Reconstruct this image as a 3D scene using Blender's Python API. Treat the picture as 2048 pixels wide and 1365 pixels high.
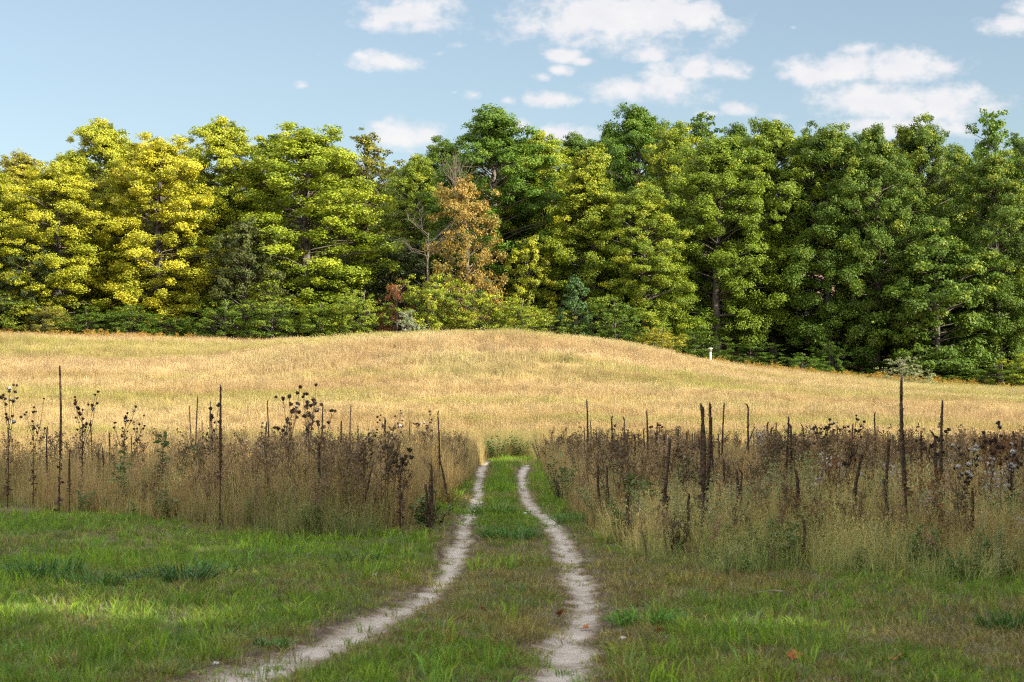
import bpy, math, random
import numpy as np
from mathutils import Vector

for o in list(bpy.data.objects):
    bpy.data.objects.remove(o)
SC = bpy.context.scene
COL = SC.collection
RNG = np.random.default_rng(11)
random.seed(5)
rad = math.radians

# ------------------------------------------------------------------ camera
F = 3982.0                     # focal length in pixels of the 2048 px wide photograph
CX, CY, HOR = 1024.0, 682.5, 850.0
PITCH = math.atan((HOR - CY) / F)
EYE = 1.6
cam = bpy.data.cameras.new("camera")
cam.lens = 70.0
cam.sensor_width = 36.0
cam.clip_start = 0.1
cam.clip_end = 3000
cam.dof.use_dof = True
cam.dof.focus_distance = 135.0
cam.dof.aperture_fstop = 6.3
camo = bpy.data.objects.new("camera", cam)
COL.objects.link(camo)
camo.location = (0, 0, EYE)
camo.rotation_euler = (math.pi / 2 + PITCH, 0, 0)
SC.camera = camo

# ------------------------------------------------------------------ sun, sky, exposure
SUN_EL, SUN_AZ = rad(26.0), (0.86, -0.51)      # towards the sun: right and behind the camera
SUN_STRENGTH, SKY_STRENGTH = 4.0, 0.125
SC.view_settings.view_transform = 'Standard'
SC.view_settings.look = 'None'
SC.view_settings.exposure = 1.62
SC.view_settings.gamma = 1.0
az = math.atan2(SUN_AZ[0], SUN_AZ[1])           # clockwise from +Y
sd = Vector((math.sin(az) * math.cos(SUN_EL), math.cos(az) * math.cos(SUN_EL), math.sin(SUN_EL)))
sun = bpy.data.lights.new("sun", 'SUN')
sun.energy = SUN_STRENGTH
sun.angle = rad(0.5)
sun.color = (1.0, 0.91, 0.76)
suno = bpy.data.objects.new("sun", sun)
COL.objects.link(suno)
suno.rotation_euler = sd.to_track_quat('Z', 'Y').to_euler()
suno.location = (60, -60, 60)

CLOUDS = [  # px, py, rx, ry, weight
    (1240, 40, 215, 52, 1), (1180, 20, 130, 50, 1), (1300, 25, 100, 60, 1), (1395, 30, 70, 34, 1), (1060, 50, 50, 20, .8), (1295, 104, 52, 20, .8),
    (815, 22, 92, 36, 1), (765, 35, 62, 26, .8), (840, 45, 55, 20, .8), (766, 120, 72, 20, 1), (725, 108, 30, 16, .8), (880, 104, 46, 14, .35), (918, 88, 36, 14, .4),
    (1130, 106, 50, 18, .8), (1165, 118, 30, 12, .7), (1085, 150, 30, 15, .7), (1120, 137, 34, 14, .7),
    (1265, 175, 90, 24, 1), (1345, 165, 75, 38, 1), (1390, 140, 48, 28, 1), (1455, 140, 50, 22, .9), (1220, 180, 36, 16, .8),
    (1108, 195, 58, 18, .9), (950, 187, 32, 16, .55), (1013, 198, 28, 18, .55), (600, 168, 22, 13, .45), (636, 104, 34, 12, .12), (908, 182, 14, 7, .25),
    (1625, 145, 76, 28, .9), (1700, 135, 100, 30, 1), (1800, 130, 118, 36, 1), (1730, 92, 50, 18, .8), (1890, 135, 40, 18, .8), (1580, 145, 36, 14, .5),
    (1720, 195, 96, 42, 1), (1800, 205, 110, 44, 1), (1900, 205, 100, 40, 1), (1980, 215, 70, 28, .7), (1660, 215, 60, 26, .45), (1950, 190, 40, 20, .7), (1800, 250, 160, 30, .9),
    (2030, 42, 66, 24, .9), (2070, 10, 60, 28, .9), (1590, 50, 22, 10, .12),
    (800, 268, 74, 34, .9), (850, 270, 44, 30, .9), (760, 250, 40, 18, .6), (1115, 266, 56, 20, 1), (1040, 248, 28, 16, .9), (1480, 214, 48, 22, .6), (1430, 224, 50, 14, .35), (1560, 230, 40, 18, .45),
    (-300, 60, 160, 50, 1), (2500, 150, 200, 60, 1), (200, -260, 220, 70, 1), (1500, -330, 260, 80, 1)]


def build_world():
    w = bpy.data.worlds.new("World")
    SC.world = w
    w.use_nodes = True
    nt = w.node_tree
    nt.nodes.clear()
    N, L = nt.nodes.new, nt.links.new
    sky = N('ShaderNodeTexSky')
    sky.sky_type = 'NISHITA'
    sky.sun_disc = False
    sky.sun_elevation = SUN_EL
    sky.sun_rotation = az
    sky.altitude = 100
    sky.air_density = 1.0
    sky.dust_density = 0.6
    sky.ozone_density = 1.6
    hs = N('ShaderNodeHueSaturation')
    hs.inputs['Saturation'].default_value = 0.78
    hs.inputs['Value'].default_value = 0.385
    L(sky.outputs[0], hs.inputs['Color'])
    tint = N('ShaderNodeMix')
    tint.data_type = 'RGBA'
    tint.blend_type = 'MULTIPLY'
    tint.inputs['Factor'].default_value = 1
    tint.inputs['B'].default_value = (1.0, 1.04, 1.02, 1)
    L(hs.outputs[0], tint.inputs['A'])
    bg = N('ShaderNodeBackground')
    bg.inputs[1].default_value = SKY_STRENGTH
    L(tint.outputs['Result'], bg.inputs[0])
    # clouds, placed by direction on the sky
    tc = N('ShaderNodeTexCoord')
    sep = N('ShaderNodeSeparateXYZ')
    L(tc.outputs['Generated'], sep.inputs[0])

    def math_(op, a, b=None, clamp=False):
        n = N('ShaderNodeMath')
        n.operation = op
        n.use_clamp = clamp
        for i, q in enumerate((a, b)):
            if q is None:
                continue
            if isinstance(q, (int, float)):
                n.inputs[i].default_value = q
            else:
                L(q, n.inputs[i])
        return n.outputs[0]
    ay = math_('MAXIMUM', sep.outputs[1], 0.02)
    u = math_('DIVIDE', sep.outputs[0], ay)
    v = math_('DIVIDE', sep.outputs[2], ay)
    comb = N('ShaderNodeCombineXYZ')
    L(u, comb.inputs[0])
    L(v, comb.inputs[1])

    def noise(scale, detail, sx=1.0, sy=1.0, off=0.0, rough=.55):
        mp = N('ShaderNodeMapping')
        mp.inputs['Scale'].default_value = (sx * scale, sy * scale, 1)
        mp.inputs['Location'].default_value = (off, off * .7, off)
        L(comb.outputs[0], mp.inputs[0])
        n = N('ShaderNodeTexNoise')
        n.inputs['Scale'].default_value = 1.0
        n.inputs['Detail'].default_value = detail
        n.inputs['Roughness'].default_value = rough
        L(mp.outputs[0], n.inputs['Vector'])
        return n.outputs[0]
    # pixel like coordinates of the direction
    best = None
    for (px, py, rx, ry, wt) in CLOUDS:
        cu, cv = (px - CX) / F, (HOR - py) / F
        s = N('ShaderNodeVectorMath')
        s.operation = 'MULTIPLY_ADD'
        s.inputs[1].default_value = (F / rx / 1.12, F / ry / 1.12, 0)
        s.inputs[2].default_value = (-cu * F / rx / 1.12, -cv * F / ry / 1.12, 0)
        L(comb.outputs[0], s.inputs[0])
        ln = N('ShaderNodeVectorMath')
        ln.operation = 'LENGTH'
        L(s.outputs[0], ln.inputs[0])
        e = N('ShaderNodeMath')
        e.operation = 'MULTIPLY_ADD'
        e.inputs[1].default_value = -1.15
        e.inputs[2].default_value = 0.12 + 1.3 * wt
        L(ln.outputs[1], e.inputs[0])
        best = e.outputs[0] if best is None else math_('MAXIMUM', best, e.outputs[0])
    n1 = noise(52, 6, 1, 1.5, 3.0, .58)
    n2 = noise(190, 4, 1, 1.3, 9.0, .6)
    d = math_('ADD', best, math_('MULTIPLY', math_('SUBTRACT', n1, .5), 2.5))
    d = math_('ADD', d, math_('MULTIPLY', math_('SUBTRACT', n2, .5), .85))
    mr = N('ShaderNodeMapRange')
    mr.interpolation_type = 'SMOOTHSTEP'
    mr.inputs['From Min'].default_value = 0.0
    mr.inputs['From Max'].default_value = 1.1
    L(d, mr.inputs['Value'])
    front = math_('GREATER_THAN', sep.outputs[1], 0.05)
    # unseen bright broken cloud, added overhead and behind the camera to fill the shade
    n3 = N('ShaderNodeTexNoise')
    n3.inputs['Scale'].default_value = 3.2
    n3.inputs['Detail'].default_value = 7
    L(tc.outputs['Generated'], n3.inputs['Vector'])
    m3 = N('ShaderNodeMapRange')
    m3.interpolation_type = 'SMOOTHSTEP'
    m3.inputs['From Min'].default_value = .41
    m3.inputs['From Max'].default_value = .54
    L(n3.outputs[0], m3.inputs['Value'])
    hi = N('ShaderNodeMapRange')
    hi.interpolation_type = 'SMOOTHSTEP'
    hi.inputs['From Min'].default_value = .30
    hi.inputs['From Max'].default_value = .42
    back = math_('MULTIPLY', math_('SUBTRACT', .25, sep.outputs[1]), 2.0)
    L(math_('MULTIPLY', math_('MAXIMUM', sep.outputs[2], back), math_('GREATER_THAN', sep.outputs[2], 0.0)), hi.inputs['Value'])
    over = math_('MULTIPLY', m3.outputs[0], hi.outputs[0])
    fac = math_('MAXIMUM', math_('MULTIPLY', math_('MULTIPLY', mr.outputs[0], front), .93), over)
    cr = N('ShaderNodeValToRGB')
    cr.color_ramp.elements[0].position = 0.35
    cr.color_ramp.elements[0].color = (.92, .91, .95, 1)
    cr.color_ramp.elements[1].position = 0.7
    cr.color_ramp.elements[1].color = (1.0, .985, .98, 1)
    L(noise(60, 5, 1, 1.6, 1.0), cr.inputs[0])
    bgc = N('ShaderNodeBackground')
    L(math_('ADD', math_('MULTIPLY', over, .66), .315), bgc.inputs[1])
    L(cr.outputs[0], bgc.inputs[0])
    mx = N('ShaderNodeMixShader')
    L(fac, mx.inputs[0])
    L(bg.outputs[0], mx.inputs[1])
    L(bgc.outputs[0], mx.inputs[2])
    out = N('ShaderNodeOutputWorld')
    L(mx.outputs[0], out.inputs[0])


build_world()


# ------------------------------------------------------------------ helpers
def vnoise(x, y, seed=0):
    """smooth value noise in [0,1]"""
    x = np.asarray(x, float)
    y = np.asarray(y, float)
    xi, yi = np.floor(x).astype(np.int64), np.floor(y).astype(np.int64)
    fx, fy = x - xi, y - yi
    fx, fy = fx * fx * (3 - 2 * fx), fy * fy * (3 - 2 * fy)

    def h(a, b):
        n = (a * 374761393 + b * 668265263 + seed * 1442695041) & 0xFFFFFFFF
        n = ((n ^ (n >> 13)) * 1274126177) & 0xFFFFFFFF
        return ((n ^ (n >> 16)) & 0xFFFF) / 65535.0
    return (h(xi, yi) * (1 - fx) + h(xi + 1, yi) * fx) * (1 - fy) + (h(xi, yi + 1) * (1 - fx) + h(xi + 1, yi + 1) * fx) * fy


def fbm(x, y, seed=0, oct=4):
    t, a, s = 0, .5, 0
    for i in range(oct):
        t = t + a * vnoise(x * 2 ** i, y * 2 ** i, seed + i * 17)
        s += a
        a *= .5
    return t / s


def ray(px, py):
    u, v = (px - CX) / F, (CY - py) / F
    yy = math.cos(PITCH) - v * math.sin(PITCH)
    zz = math.sin(PITCH) + v * math.cos(PITCH)
    return u / yy, zz / yy          # x and z per metre of y


def flat(px, py):
    a, b = ray(px, py)
    d = -EYE / b
    return a * d, d


# wheel ruts, read off the photograph and laid on the ground plane: pixel x, pixel y, pixel width
RUT_L = [(436, 1364, 230), (510, 1335, 205), (596, 1308, 165), (720, 1250, 112), (800, 1210, 84), (850, 1185, 72), (900, 1130, 52), (922, 1085, 44), (936, 1040, 36), (950, 1000, 31), (957, 970, 25), (961, 945, 22), (975, 929, 22)]
RUT_R = [(1100, 1364, 170), (1115, 1335, 150), (1135, 1300, 125), (1165, 1240, 88), (1168, 1190, 74), (1150, 1130, 62), (1118, 1075, 48), (1082, 1030, 38), (1060, 1000, 34), (1046, 970, 27), (1042, 950, 22), (1060, 931, 20)]


def rut_table(pts):
    r = []
    for px, py, w in pts:
        x, d = flat(px, py)
        r.append((d, x, w * d / F))
    r.sort()
    (d0, x0, w0), (d1, x1, w1) = r[0], r[1]
    r.insert(0, (d0 - 5, x0 - 5 * (x1 - x0) / (d1 - d0) * .7, w0))
    dl, xl, wl = r[-1]
    r.append((dl + 8, xl + (-1.2 if xl < 0 else 1.6) * .5, wl))
    return np.array(r)


TL, TR = rut_table(RUT_L), rut_table(RUT_R)


def rut(tab, y):
    def sm(c):
        return (np.interp(y - .8, tab[:, 0], tab[:, c]) + np.interp(y, tab[:, 0], tab[:, c]) + np.interp(y + .8, tab[:, 0], tab[:, c])) / 3
    return sm(1), sm(2)


def rut_dist(x, y):
    """distance outside the nearer wheel rut (negative inside)"""
    xl, wl = rut(TL, y)
    xr, wr = rut(TR, y)
    d = np.minimum(np.abs(x - xl) - wl / 2, np.abs(x - xr) - wr / 2)
    return np.where(y > 92, 9.0, d)


HX = np.array([-140, -60, -37, -30, -21, -10, -3, 5, 9, 14, 20, 28, 37, 60, 140], float)
HZ = np.array([8.6, 8.5, 8.35, 8.25, 7.75, 7.7, 7.8, 7.6, 7.1, 6.35, 5.6, 4.9, 4.35, 3.9, 3.6], float)


def terrain(x, y):
    x = np.asarray(x, float)
    y = np.asarray(y, float)
    H = (np.interp(x - 3, HX, HZ) + np.interp(x, HX, HZ) + np.interp(x + 3, HX, HZ)) / 3
    s = np.clip((y - 86) / 60.0, 0, 1)
    r = .55 * s + .45 * s * s * (3 - 2 * s)
    z = (H - .35) * r + np.clip(y - 150, 0, 90) * .12
    z = z + 1.45 * np.exp(-((x + 3.0) / 12.5) ** 2 * .8 - ((y - 129) / 11.0) ** 2)
    z = z + .45 * np.exp(-((x - 22) / 12.) ** 2 - ((y - 112) / 9.0) ** 2)
    z = z - .12 * np.exp(-((y - 80) / 4.0) ** 2)
    z = z + .16 * np.exp(-((y - 70) / 5.0) ** 2 - (x / 4.0) ** 2)
    z = z + (fbm(x / 7, y / 7, 3, 3) - .5) * np.clip((y - 8) / 60, 0.05, .5)
    z = z + (fbm(x * 1.3, y * 1.3, 5, 3) - .5) * .06
    d = rut_dist(x, y)
    z = z - .055 / (1 + np.exp(np.clip(d / .05, -40, 40)))
    # a worn hump between the ruts
    return z


def tz(x, y):
    return float(terrain(np.array([x]), np.array([y]))[0])


def gp(px, py, lo=8.0, hi=175.0):
    """the first ground point seen under a pixel of the photograph"""
    a, b = ray(px, py)
    ys = np.arange(lo, hi, .1)
    g = EYE + b * ys - terrain(a * ys, ys)
    k = np.argmax(g <= 0) if (g <= 0).any() else len(ys) - 1
    y = float(ys[k])
    return a * y, y, tz(a * y, y)


def mesh_np(name, V, faces_sizes, loops, attrs=None, smooth=False):
    me = bpy.data.meshes.new(name)
    V = np.asarray(V, np.float32)
    sizes = np.asarray(faces_sizes, np.int32)
    loops = np.asarray(loops, np.int32)
    me.vertices.add(len(V))
    me.vertices.foreach_set('co', V.ravel())
    me.loops.add(len(loops))
    me.loops.foreach_set('vertex_index', loops)
    me.polygons.add(len(sizes))
    st = np.zeros(len(sizes), np.int32)
    st[1:] = np.cumsum(sizes)[:-1]
    me.polygons.foreach_set('loop_start', st)
    if smooth:
        me.polygons.foreach_set('use_smooth', np.ones(len(sizes), bool))
    for k, a in (attrs or {}).items():
        a = np.asarray(a, np.float32)
        if a.ndim == 1:
            at = me.attributes.new(k, 'FLOAT', 'POINT')
            at.data.foreach_set('value', a)
        elif a.shape[1] == 3:
            at = me.attributes.new(k, 'FLOAT_VECTOR', 'POINT')
            at.data.foreach_set('vector', a.ravel())
        else:
            at = me.attributes.new(k, 'FLOAT_COLOR', 'POINT')
            at.data.foreach_set('color', a.ravel())
    me.update(calc_edges=True)
    return me


class MB:
    """collects tubes, blobs and leaf faces for one mesh"""

    def __init__(self):
        self.V, self.S, self.L, self.A, self.n = [], [], [], [], 0

    def add(self, V, sizes, loops, v=0.5):
        V = np.asarray(V, float)
        self.V.append(V)
        self.S.append(np.asarray(sizes, np.int32))
        self.L.append(np.asarray(loops, np.int32) + self.n)
        self.A.append(np.broadcast_to(np.asarray(v, float), (len(V),)))
        self.n += len(V)

    def tube(self, path, radii, k=6, v=0.5, cap=True):
        P = np.asarray(path, float)
        R = np.broadcast_to(np.asarray(radii, float), (len(P),))
        T = np.gradient(P, axis=0)
        T /= np.linalg.norm(T, axis=1)[:, None] + 1e-9
        ref = np.array([0.31, 0.95, 0.05]) if abs(T[0][2]) > .5 else np.array([0, 0, 1.])
        A = np.cross(T, ref)
        A /= np.linalg.norm(A, axis=1)[:, None] + 1e-9
        B = np.cross(T, A)
        a = np.linspace(0, 2 * np.pi, k, endpoint=False)
        V = P[:, None] + R[:, None, None] * (A[:, None] * np.cos(a)[None, :, None] + B[:, None] * np.sin(a)[None, :, None])
        n = len(P)
        i = np.arange(n - 1)[:, None] * k
        j = np.arange(k)[None]
        q = np.stack([i + j, i + (j + 1) % k, i + k + (j + 1) % k, i + k + j], -1).reshape(-1, 4)
        loops, sizes = q.ravel(), np.full(len(q), 4)
        if cap:
            loops = np.concatenate([loops, np.arange(k)[::-1], (n - 1) * k + np.arange(k)])
            sizes = np.concatenate([sizes, [k, k]])
        self.add(V.reshape(-1, 3), sizes, loops, v)

    def leaves(self, P, Nn, size, v, aspect=.42, fold=.1, T=None):
        P = np.asarray(P, float)
        n = len(P)
        Nn = Nn / (np.linalg.norm(Nn, axis=1)[:, None] + 1e-9)
        if T is None:
            T = RNG.normal(size=(n, 3))
        T = T - Nn * (T * Nn).sum(1)[:, None]
        T /= np.linalg.norm(T, axis=1)[:, None] + 1e-9
        B = np.cross(Nn, T)
        s = np.broadcast_to(np.asarray(size, float), (n,))[:, None]
        Q = np.stack([P - T * s * .5, P + B * s * aspect + Nn * s * fold, P + T * s * .55, P - B * s * aspect + Nn * s * fold], 1)
        self.add(Q.reshape(-1, 3), np.full(n, 4), np.arange(4 * n), np.repeat(np.broadcast_to(v, (n,)), 4))

    def blades(self, root, tip, width, v, bend=None, k=3):
        """flat tapered blades from root to tip, bent by the vector bend"""
        root = np.asarray(root, float)
        tip = np.asarray(tip, float)
        n = len(root)
        d = tip - root
        ang = RNG.uniform(0, np.pi, n)
        side = np.stack([np.cos(ang), np.sin(ang), np.zeros(n)], 1)
        w = np.broadcast_to(np.asarray(width, float), (n,))[:, None]
        b = np.zeros((n, 3)) if bend is None else bend
        rows = []
        for t, ww in ((0, .8), (.5, 1.0)):
            c = root + d * t + b * (4 * t * (1 - t)) * .5
            rows += [c - side * w * ww * .5, c + side * w * ww * .5]
        rows.append(tip)
        Q = np.stack(rows, 1)
        i = np.arange(n)[:, None] * 5
        q = np.concatenate([i + 0, i + 1, i + 3, i + 2, i + 2, i + 3, i + 4], 1)
        self.add(Q.reshape(-1, 3), np.tile([4, 3], n), q.ravel(), np.repeat(np.broadcast_to(v, (n,)), 5))

    def blob(self, c, r, v=.5, seed=0, rough=.25, rz=None, k=8, m=6):
        th = np.linspace(0, np.pi, m)
        ph = np.linspace(0, 2 * np.pi, k, endpoint=False)
        rr = np.random.default_rng(seed).uniform(1 - rough, 1 + rough, (m, k))
        X = np.sin(th)[:, None] * np.cos(ph) * rr
        Y = np.sin(th)[:, None] * np.sin(ph) * rr
        Z = np.broadcast_to(np.cos(th)[:, None], (m, k)) * rr
        V = np.stack([X * r, Y * r, Z * (rz or r)], -1).reshape(-1, 3) + np.asarray(c)
        i = np.arange(m - 1)[:, None] * k
        j = np.arange(k)[None]
        q = np.stack([i + j, i + k + j, i + k + (j + 1) % k, i + (j + 1) % k], -1).reshape(-1, 4)
        self.add(V, np.full(len(q), 4), q.ravel(), v)

    def mesh(self, name, mat, smooth=False):
        me = mesh_np(name, np.concatenate(self.V), np.concatenate(self.S), np.concatenate(self.L), {'v': np.concatenate(self.A)}, smooth)
        me.materials.append(mat)
        return me


def obj(name, me, parent=None, loc=None, kind=None, label=None, cat=None, group=None, color=None):
    o = bpy.data.objects.new(name, me)
    COL.objects.link(o)
    if parent:
        o.parent = parent
    if loc is not None:
        o.location = loc
    for k, x in (('kind', kind), ('label', label), ('category', cat), ('group', group)):
        if x:
            o[k] = x
    if color is not None:
        o.color = color
    return o


def thing(name, label, cat, loc=(0, 0, 0), rz=0.0, scale=(1, 1, 1), group=None):
    o = obj(name, None, None, loc, None, label, cat, group)
    o.rotation_euler = (0, 0, rz)
    o.scale = scale
    return o


# ------------------------------------------------------------------ materials
def mat_new(name):
    m = bpy.data.materials.new(name)
    m.use_nodes = True
    m.node_tree.nodes.clear()
    return m, m.node_tree.nodes.new, m.node_tree.links.new


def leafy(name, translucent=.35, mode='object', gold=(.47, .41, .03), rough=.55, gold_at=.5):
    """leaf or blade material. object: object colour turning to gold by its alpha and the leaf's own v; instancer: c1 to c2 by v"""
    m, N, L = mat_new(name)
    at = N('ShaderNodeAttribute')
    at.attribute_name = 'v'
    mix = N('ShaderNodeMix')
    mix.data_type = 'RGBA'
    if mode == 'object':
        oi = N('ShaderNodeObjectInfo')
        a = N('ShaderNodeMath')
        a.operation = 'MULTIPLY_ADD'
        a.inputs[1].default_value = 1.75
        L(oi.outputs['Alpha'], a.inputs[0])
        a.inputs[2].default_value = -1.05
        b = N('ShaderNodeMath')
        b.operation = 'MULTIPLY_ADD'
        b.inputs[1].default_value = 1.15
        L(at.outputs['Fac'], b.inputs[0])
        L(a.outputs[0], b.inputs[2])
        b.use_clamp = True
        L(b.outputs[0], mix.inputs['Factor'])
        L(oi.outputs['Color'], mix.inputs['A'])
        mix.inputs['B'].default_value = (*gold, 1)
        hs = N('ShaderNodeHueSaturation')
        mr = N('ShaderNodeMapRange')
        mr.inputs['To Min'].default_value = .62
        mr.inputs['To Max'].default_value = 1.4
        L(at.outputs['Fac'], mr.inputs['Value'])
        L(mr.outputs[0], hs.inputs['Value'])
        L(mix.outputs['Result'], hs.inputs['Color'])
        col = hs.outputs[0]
    else:
        c1 = N('ShaderNodeAttribute')
        c1.attribute_type = 'INSTANCER'
        c1.attribute_name = 'c1'
        c2 = N('ShaderNodeAttribute')
        c2.attribute_type = 'INSTANCER'
        c2.attribute_name = 'c2'
        L(at.outputs['Fac'], mix.inputs['Factor'])
        L(c1.outputs['Color'], mix.inputs['A'])
        L(c2.outputs['Color'], mix.inputs['B'])
        col = mix.outputs['Result']
    p = N('ShaderNodeBsdfPrincipled')
    p.inputs['Roughness'].default_value = rough
    p.inputs['Specular IOR Level'].default_value = .25
    L(col, p.inputs['Base Color'])
    t = N('ShaderNodeBsdfTranslucent')
    L(col, t.inputs[0])
    mx = N('ShaderNodeMixShader')
    mx.inputs[0].default_value = translucent
    L(p.outputs[0], mx.inputs[1])
    L(t.outputs[0], mx.inputs[2])
    o = N('ShaderNodeOutputMaterial')
    L(mx.outputs[0], o.inputs[0])
    return m


def rough_mat(name, ca, cb, scale=20.0, rough=.85, bump=.3, stretch=(1, 1, 1), detail=5):
    m, N, L = mat_new(name)
    tc = N('ShaderNodeTexCoord')
    mp = N('ShaderNodeMapping')
    mp.inputs['Scale'].default_value = stretch
    L(tc.outputs['Object'], mp.inputs[0])
    n = N('ShaderNodeTexNoise')
    n.inputs['Scale'].default_value = scale
    n.inputs['Detail'].default_value = detail
    L(mp.outputs[0], n.inputs['Vector'])
    r = N('ShaderNodeValToRGB')
    r.color_ramp.elements[0].position = .35
    r.color_ramp.elements[0].color = (*ca, 1)
    r.color_ramp.elements[1].position = .65
    r.color_ramp.elements[1].color = (*cb, 1)
    L(n.outputs[0], r.inputs[0])
    p = N('ShaderNodeBsdfPrincipled')
    p.inputs['Roughness'].default_value = rough
    p.inputs['Specular IOR Level'].default_value = .2
    L(r.outputs[0], p.inputs['Base Color'])
    b = N('ShaderNodeBump')
    b.inputs['Strength'].default_value = bump
    b.inputs['Distance'].default_value = .02
    L(n.outputs[0], b.inputs['Height'])
    L(b.outputs[0], p.inputs['Normal'])
    o = N('ShaderNodeOutputMaterial')
    L(p.outputs[0], o.inputs[0])
    return m


M_LEAF = leafy('maple_leaves', .27)
M_ORANGE = leafy('rusty_leaves', .3, gold=(.37, .225, .05))
M_BLADE = leafy('grass_blades', .32, 'instancer')
M_BARK = rough_mat('bark', (.055, .045, .038), (.17, .145, .12), 9, .9, .6, (1, 1, .25))
M_GREYWOOD = rough_mat('dead_wood', (.13, .105, .08), (.25, .20, .155), 12, .9, .4, (1, 1, .3))
M_MULLEIN = rough_mat('mullein_brown', (.026, .017, .010), (.115, .076, .046), 60, .95, .9)
M_MSTEM = rough_mat('mullein_stem', (.035, .025, .016), (.11, .08, .05), 40, .95, .6, (1, 1, .2))
M_MLEAF = rough_mat('withered_leaf', (.045, .03, .018), (.14, .095, .055), 30, .95, .5)
M_THISTLE = rough_mat('thistle_stem', (.05, .032, .02), (.13, .085, .05), 50, .9, .5)
M_RUST = rough_mat('rusty_stem', (.13, .055, .018), (.27, .12, .04), 50, .9, .5)
M_HEAD = rough_mat('seed_head', (.022, .014, .010), (.09, .06, .04), 90, .95, .9)
M_FLUFF = rough_mat('seed_fluff', (.55, .52, .49), (.78, .75, .72), 60, .95, .8)


def ground_mat():
    m, N, L = mat_new('soil')
    at = N('ShaderNodeAttribute')
    at.attribute_name = 'gcol'
    tc = N('ShaderNodeTexCoord')
    n = N('ShaderNodeTexNoise')
    n.inputs['Scale'].default_value = 6
    n.inputs['Detail'].default_value = 10
    n.inputs['Roughness'].default_value = .7
    L(tc.outputs['Object'], n.inputs['Vector'])
    mr = N('ShaderNodeMapRange')
    mr.inputs['From Min'].default_value = .3
    mr.inputs['From Max'].default_value = .7
    mr.inputs['To Min'].default_value = .65
    mr.inputs['To Max'].default_value = 1.35
    L(n.outputs[0], mr.inputs['Value'])
    hs = N('ShaderNodeHueSaturation')
    L(at.outputs['Color'], hs.inputs['Color'])
    L(mr.outputs[0], hs.inputs['Value'])
    p = N('ShaderNodeBsdfPrincipled')
    p.inputs['Roughness'].default_value = .95
    p.inputs['Specular IOR Level'].default_value = .1
    L(hs.outputs[0], p.inputs['Base Color'])
    b = N('ShaderNodeBump')
    b.inputs['Strength'].default_value = .6
    b.inputs['Distance'].default_value = .03
    L(n.outputs[0], b.inputs['Height'])
    L(b.outputs[0], p.inputs['Normal'])
    o = N('ShaderNodeOutputMaterial')
    L(p.outputs[0], o.inputs[0])
    return m


def sand_mat():
    m, N, L = mat_new('pale_sand')
    tc = N('ShaderNodeTexCoord')
    at = N('ShaderNodeAttribute')
    at.attribute_name = 'v'

    def noise(scale, stretch, detail=6, rough=.6):
        mp = N('ShaderNodeMapping')
        mp.inputs['Scale'].default_value = stretch
        L(tc.outputs['Object'], mp.inputs[0])
        n = N('ShaderNodeTexNoise')
        n.inputs['Scale'].default_value = scale
        n.inputs['Detail'].default_value = detail
        n.inputs['Roughness'].default_value = rough
        L(mp.outputs[0], n.inputs['Vector'])
        return n.outputs[0]
    na = noise(2.4, (1, .8, 1), 7, .65)
    nb = noise(9.0, (1, 2.6, 1), 6, .68)
    def m2(op, p, q):
        k = N('ShaderNodeMath')
        k.operation = op
        for i, z in enumerate((p, q)):
            if isinstance(z, float):
                k.inputs[i].default_value = z
            else:
                L(z, k.inputs[i])
        return k.outputs[0]
    nc = noise(.9, (1, .7, 1), 4)
    val = m2('ADD', m2('ADD', m2('MULTIPLY', na, 1.5), m2('MULTIPLY', nb, 1.5)), m2('MULTIPLY', m2('SUBTRACT', nc, .5), 1.1))
    val = m2('SUBTRACT', val, .20)
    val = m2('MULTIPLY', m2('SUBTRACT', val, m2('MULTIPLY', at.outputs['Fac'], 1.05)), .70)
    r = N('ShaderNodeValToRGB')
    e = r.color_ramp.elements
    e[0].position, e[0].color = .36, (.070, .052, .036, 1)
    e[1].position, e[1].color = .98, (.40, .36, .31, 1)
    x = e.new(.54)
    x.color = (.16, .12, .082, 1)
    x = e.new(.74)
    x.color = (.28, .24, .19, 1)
    L(val, r.inputs[0])
    p = N('ShaderNodeBsdfPrincipled')
    p.inputs['Roughness'].default_value = .95
    p.inputs['Specular IOR Level'].default_value = .1
    L(r.outputs[0], p.inputs['Base Color'])
    b = N('ShaderNodeBump')
    b.inputs['Strength'].default_value = .8
    b.inputs['Distance'].default_value = .03
    L(nb, b.inputs['Height'])
    L(b.outputs[0], p.inputs['Normal'])
    o = N('ShaderNodeOutputMaterial')
    L(p.outputs[0], o.inputs[0])
    return m


# ------------------------------------------------------------------ ground and wheel ruts
def lines(*segs):
    r = []
    for a, b, s in segs:
        r.append(np.arange(a, b, s))
    return np.unique(np.round(np.concatenate(r), 4))


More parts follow.
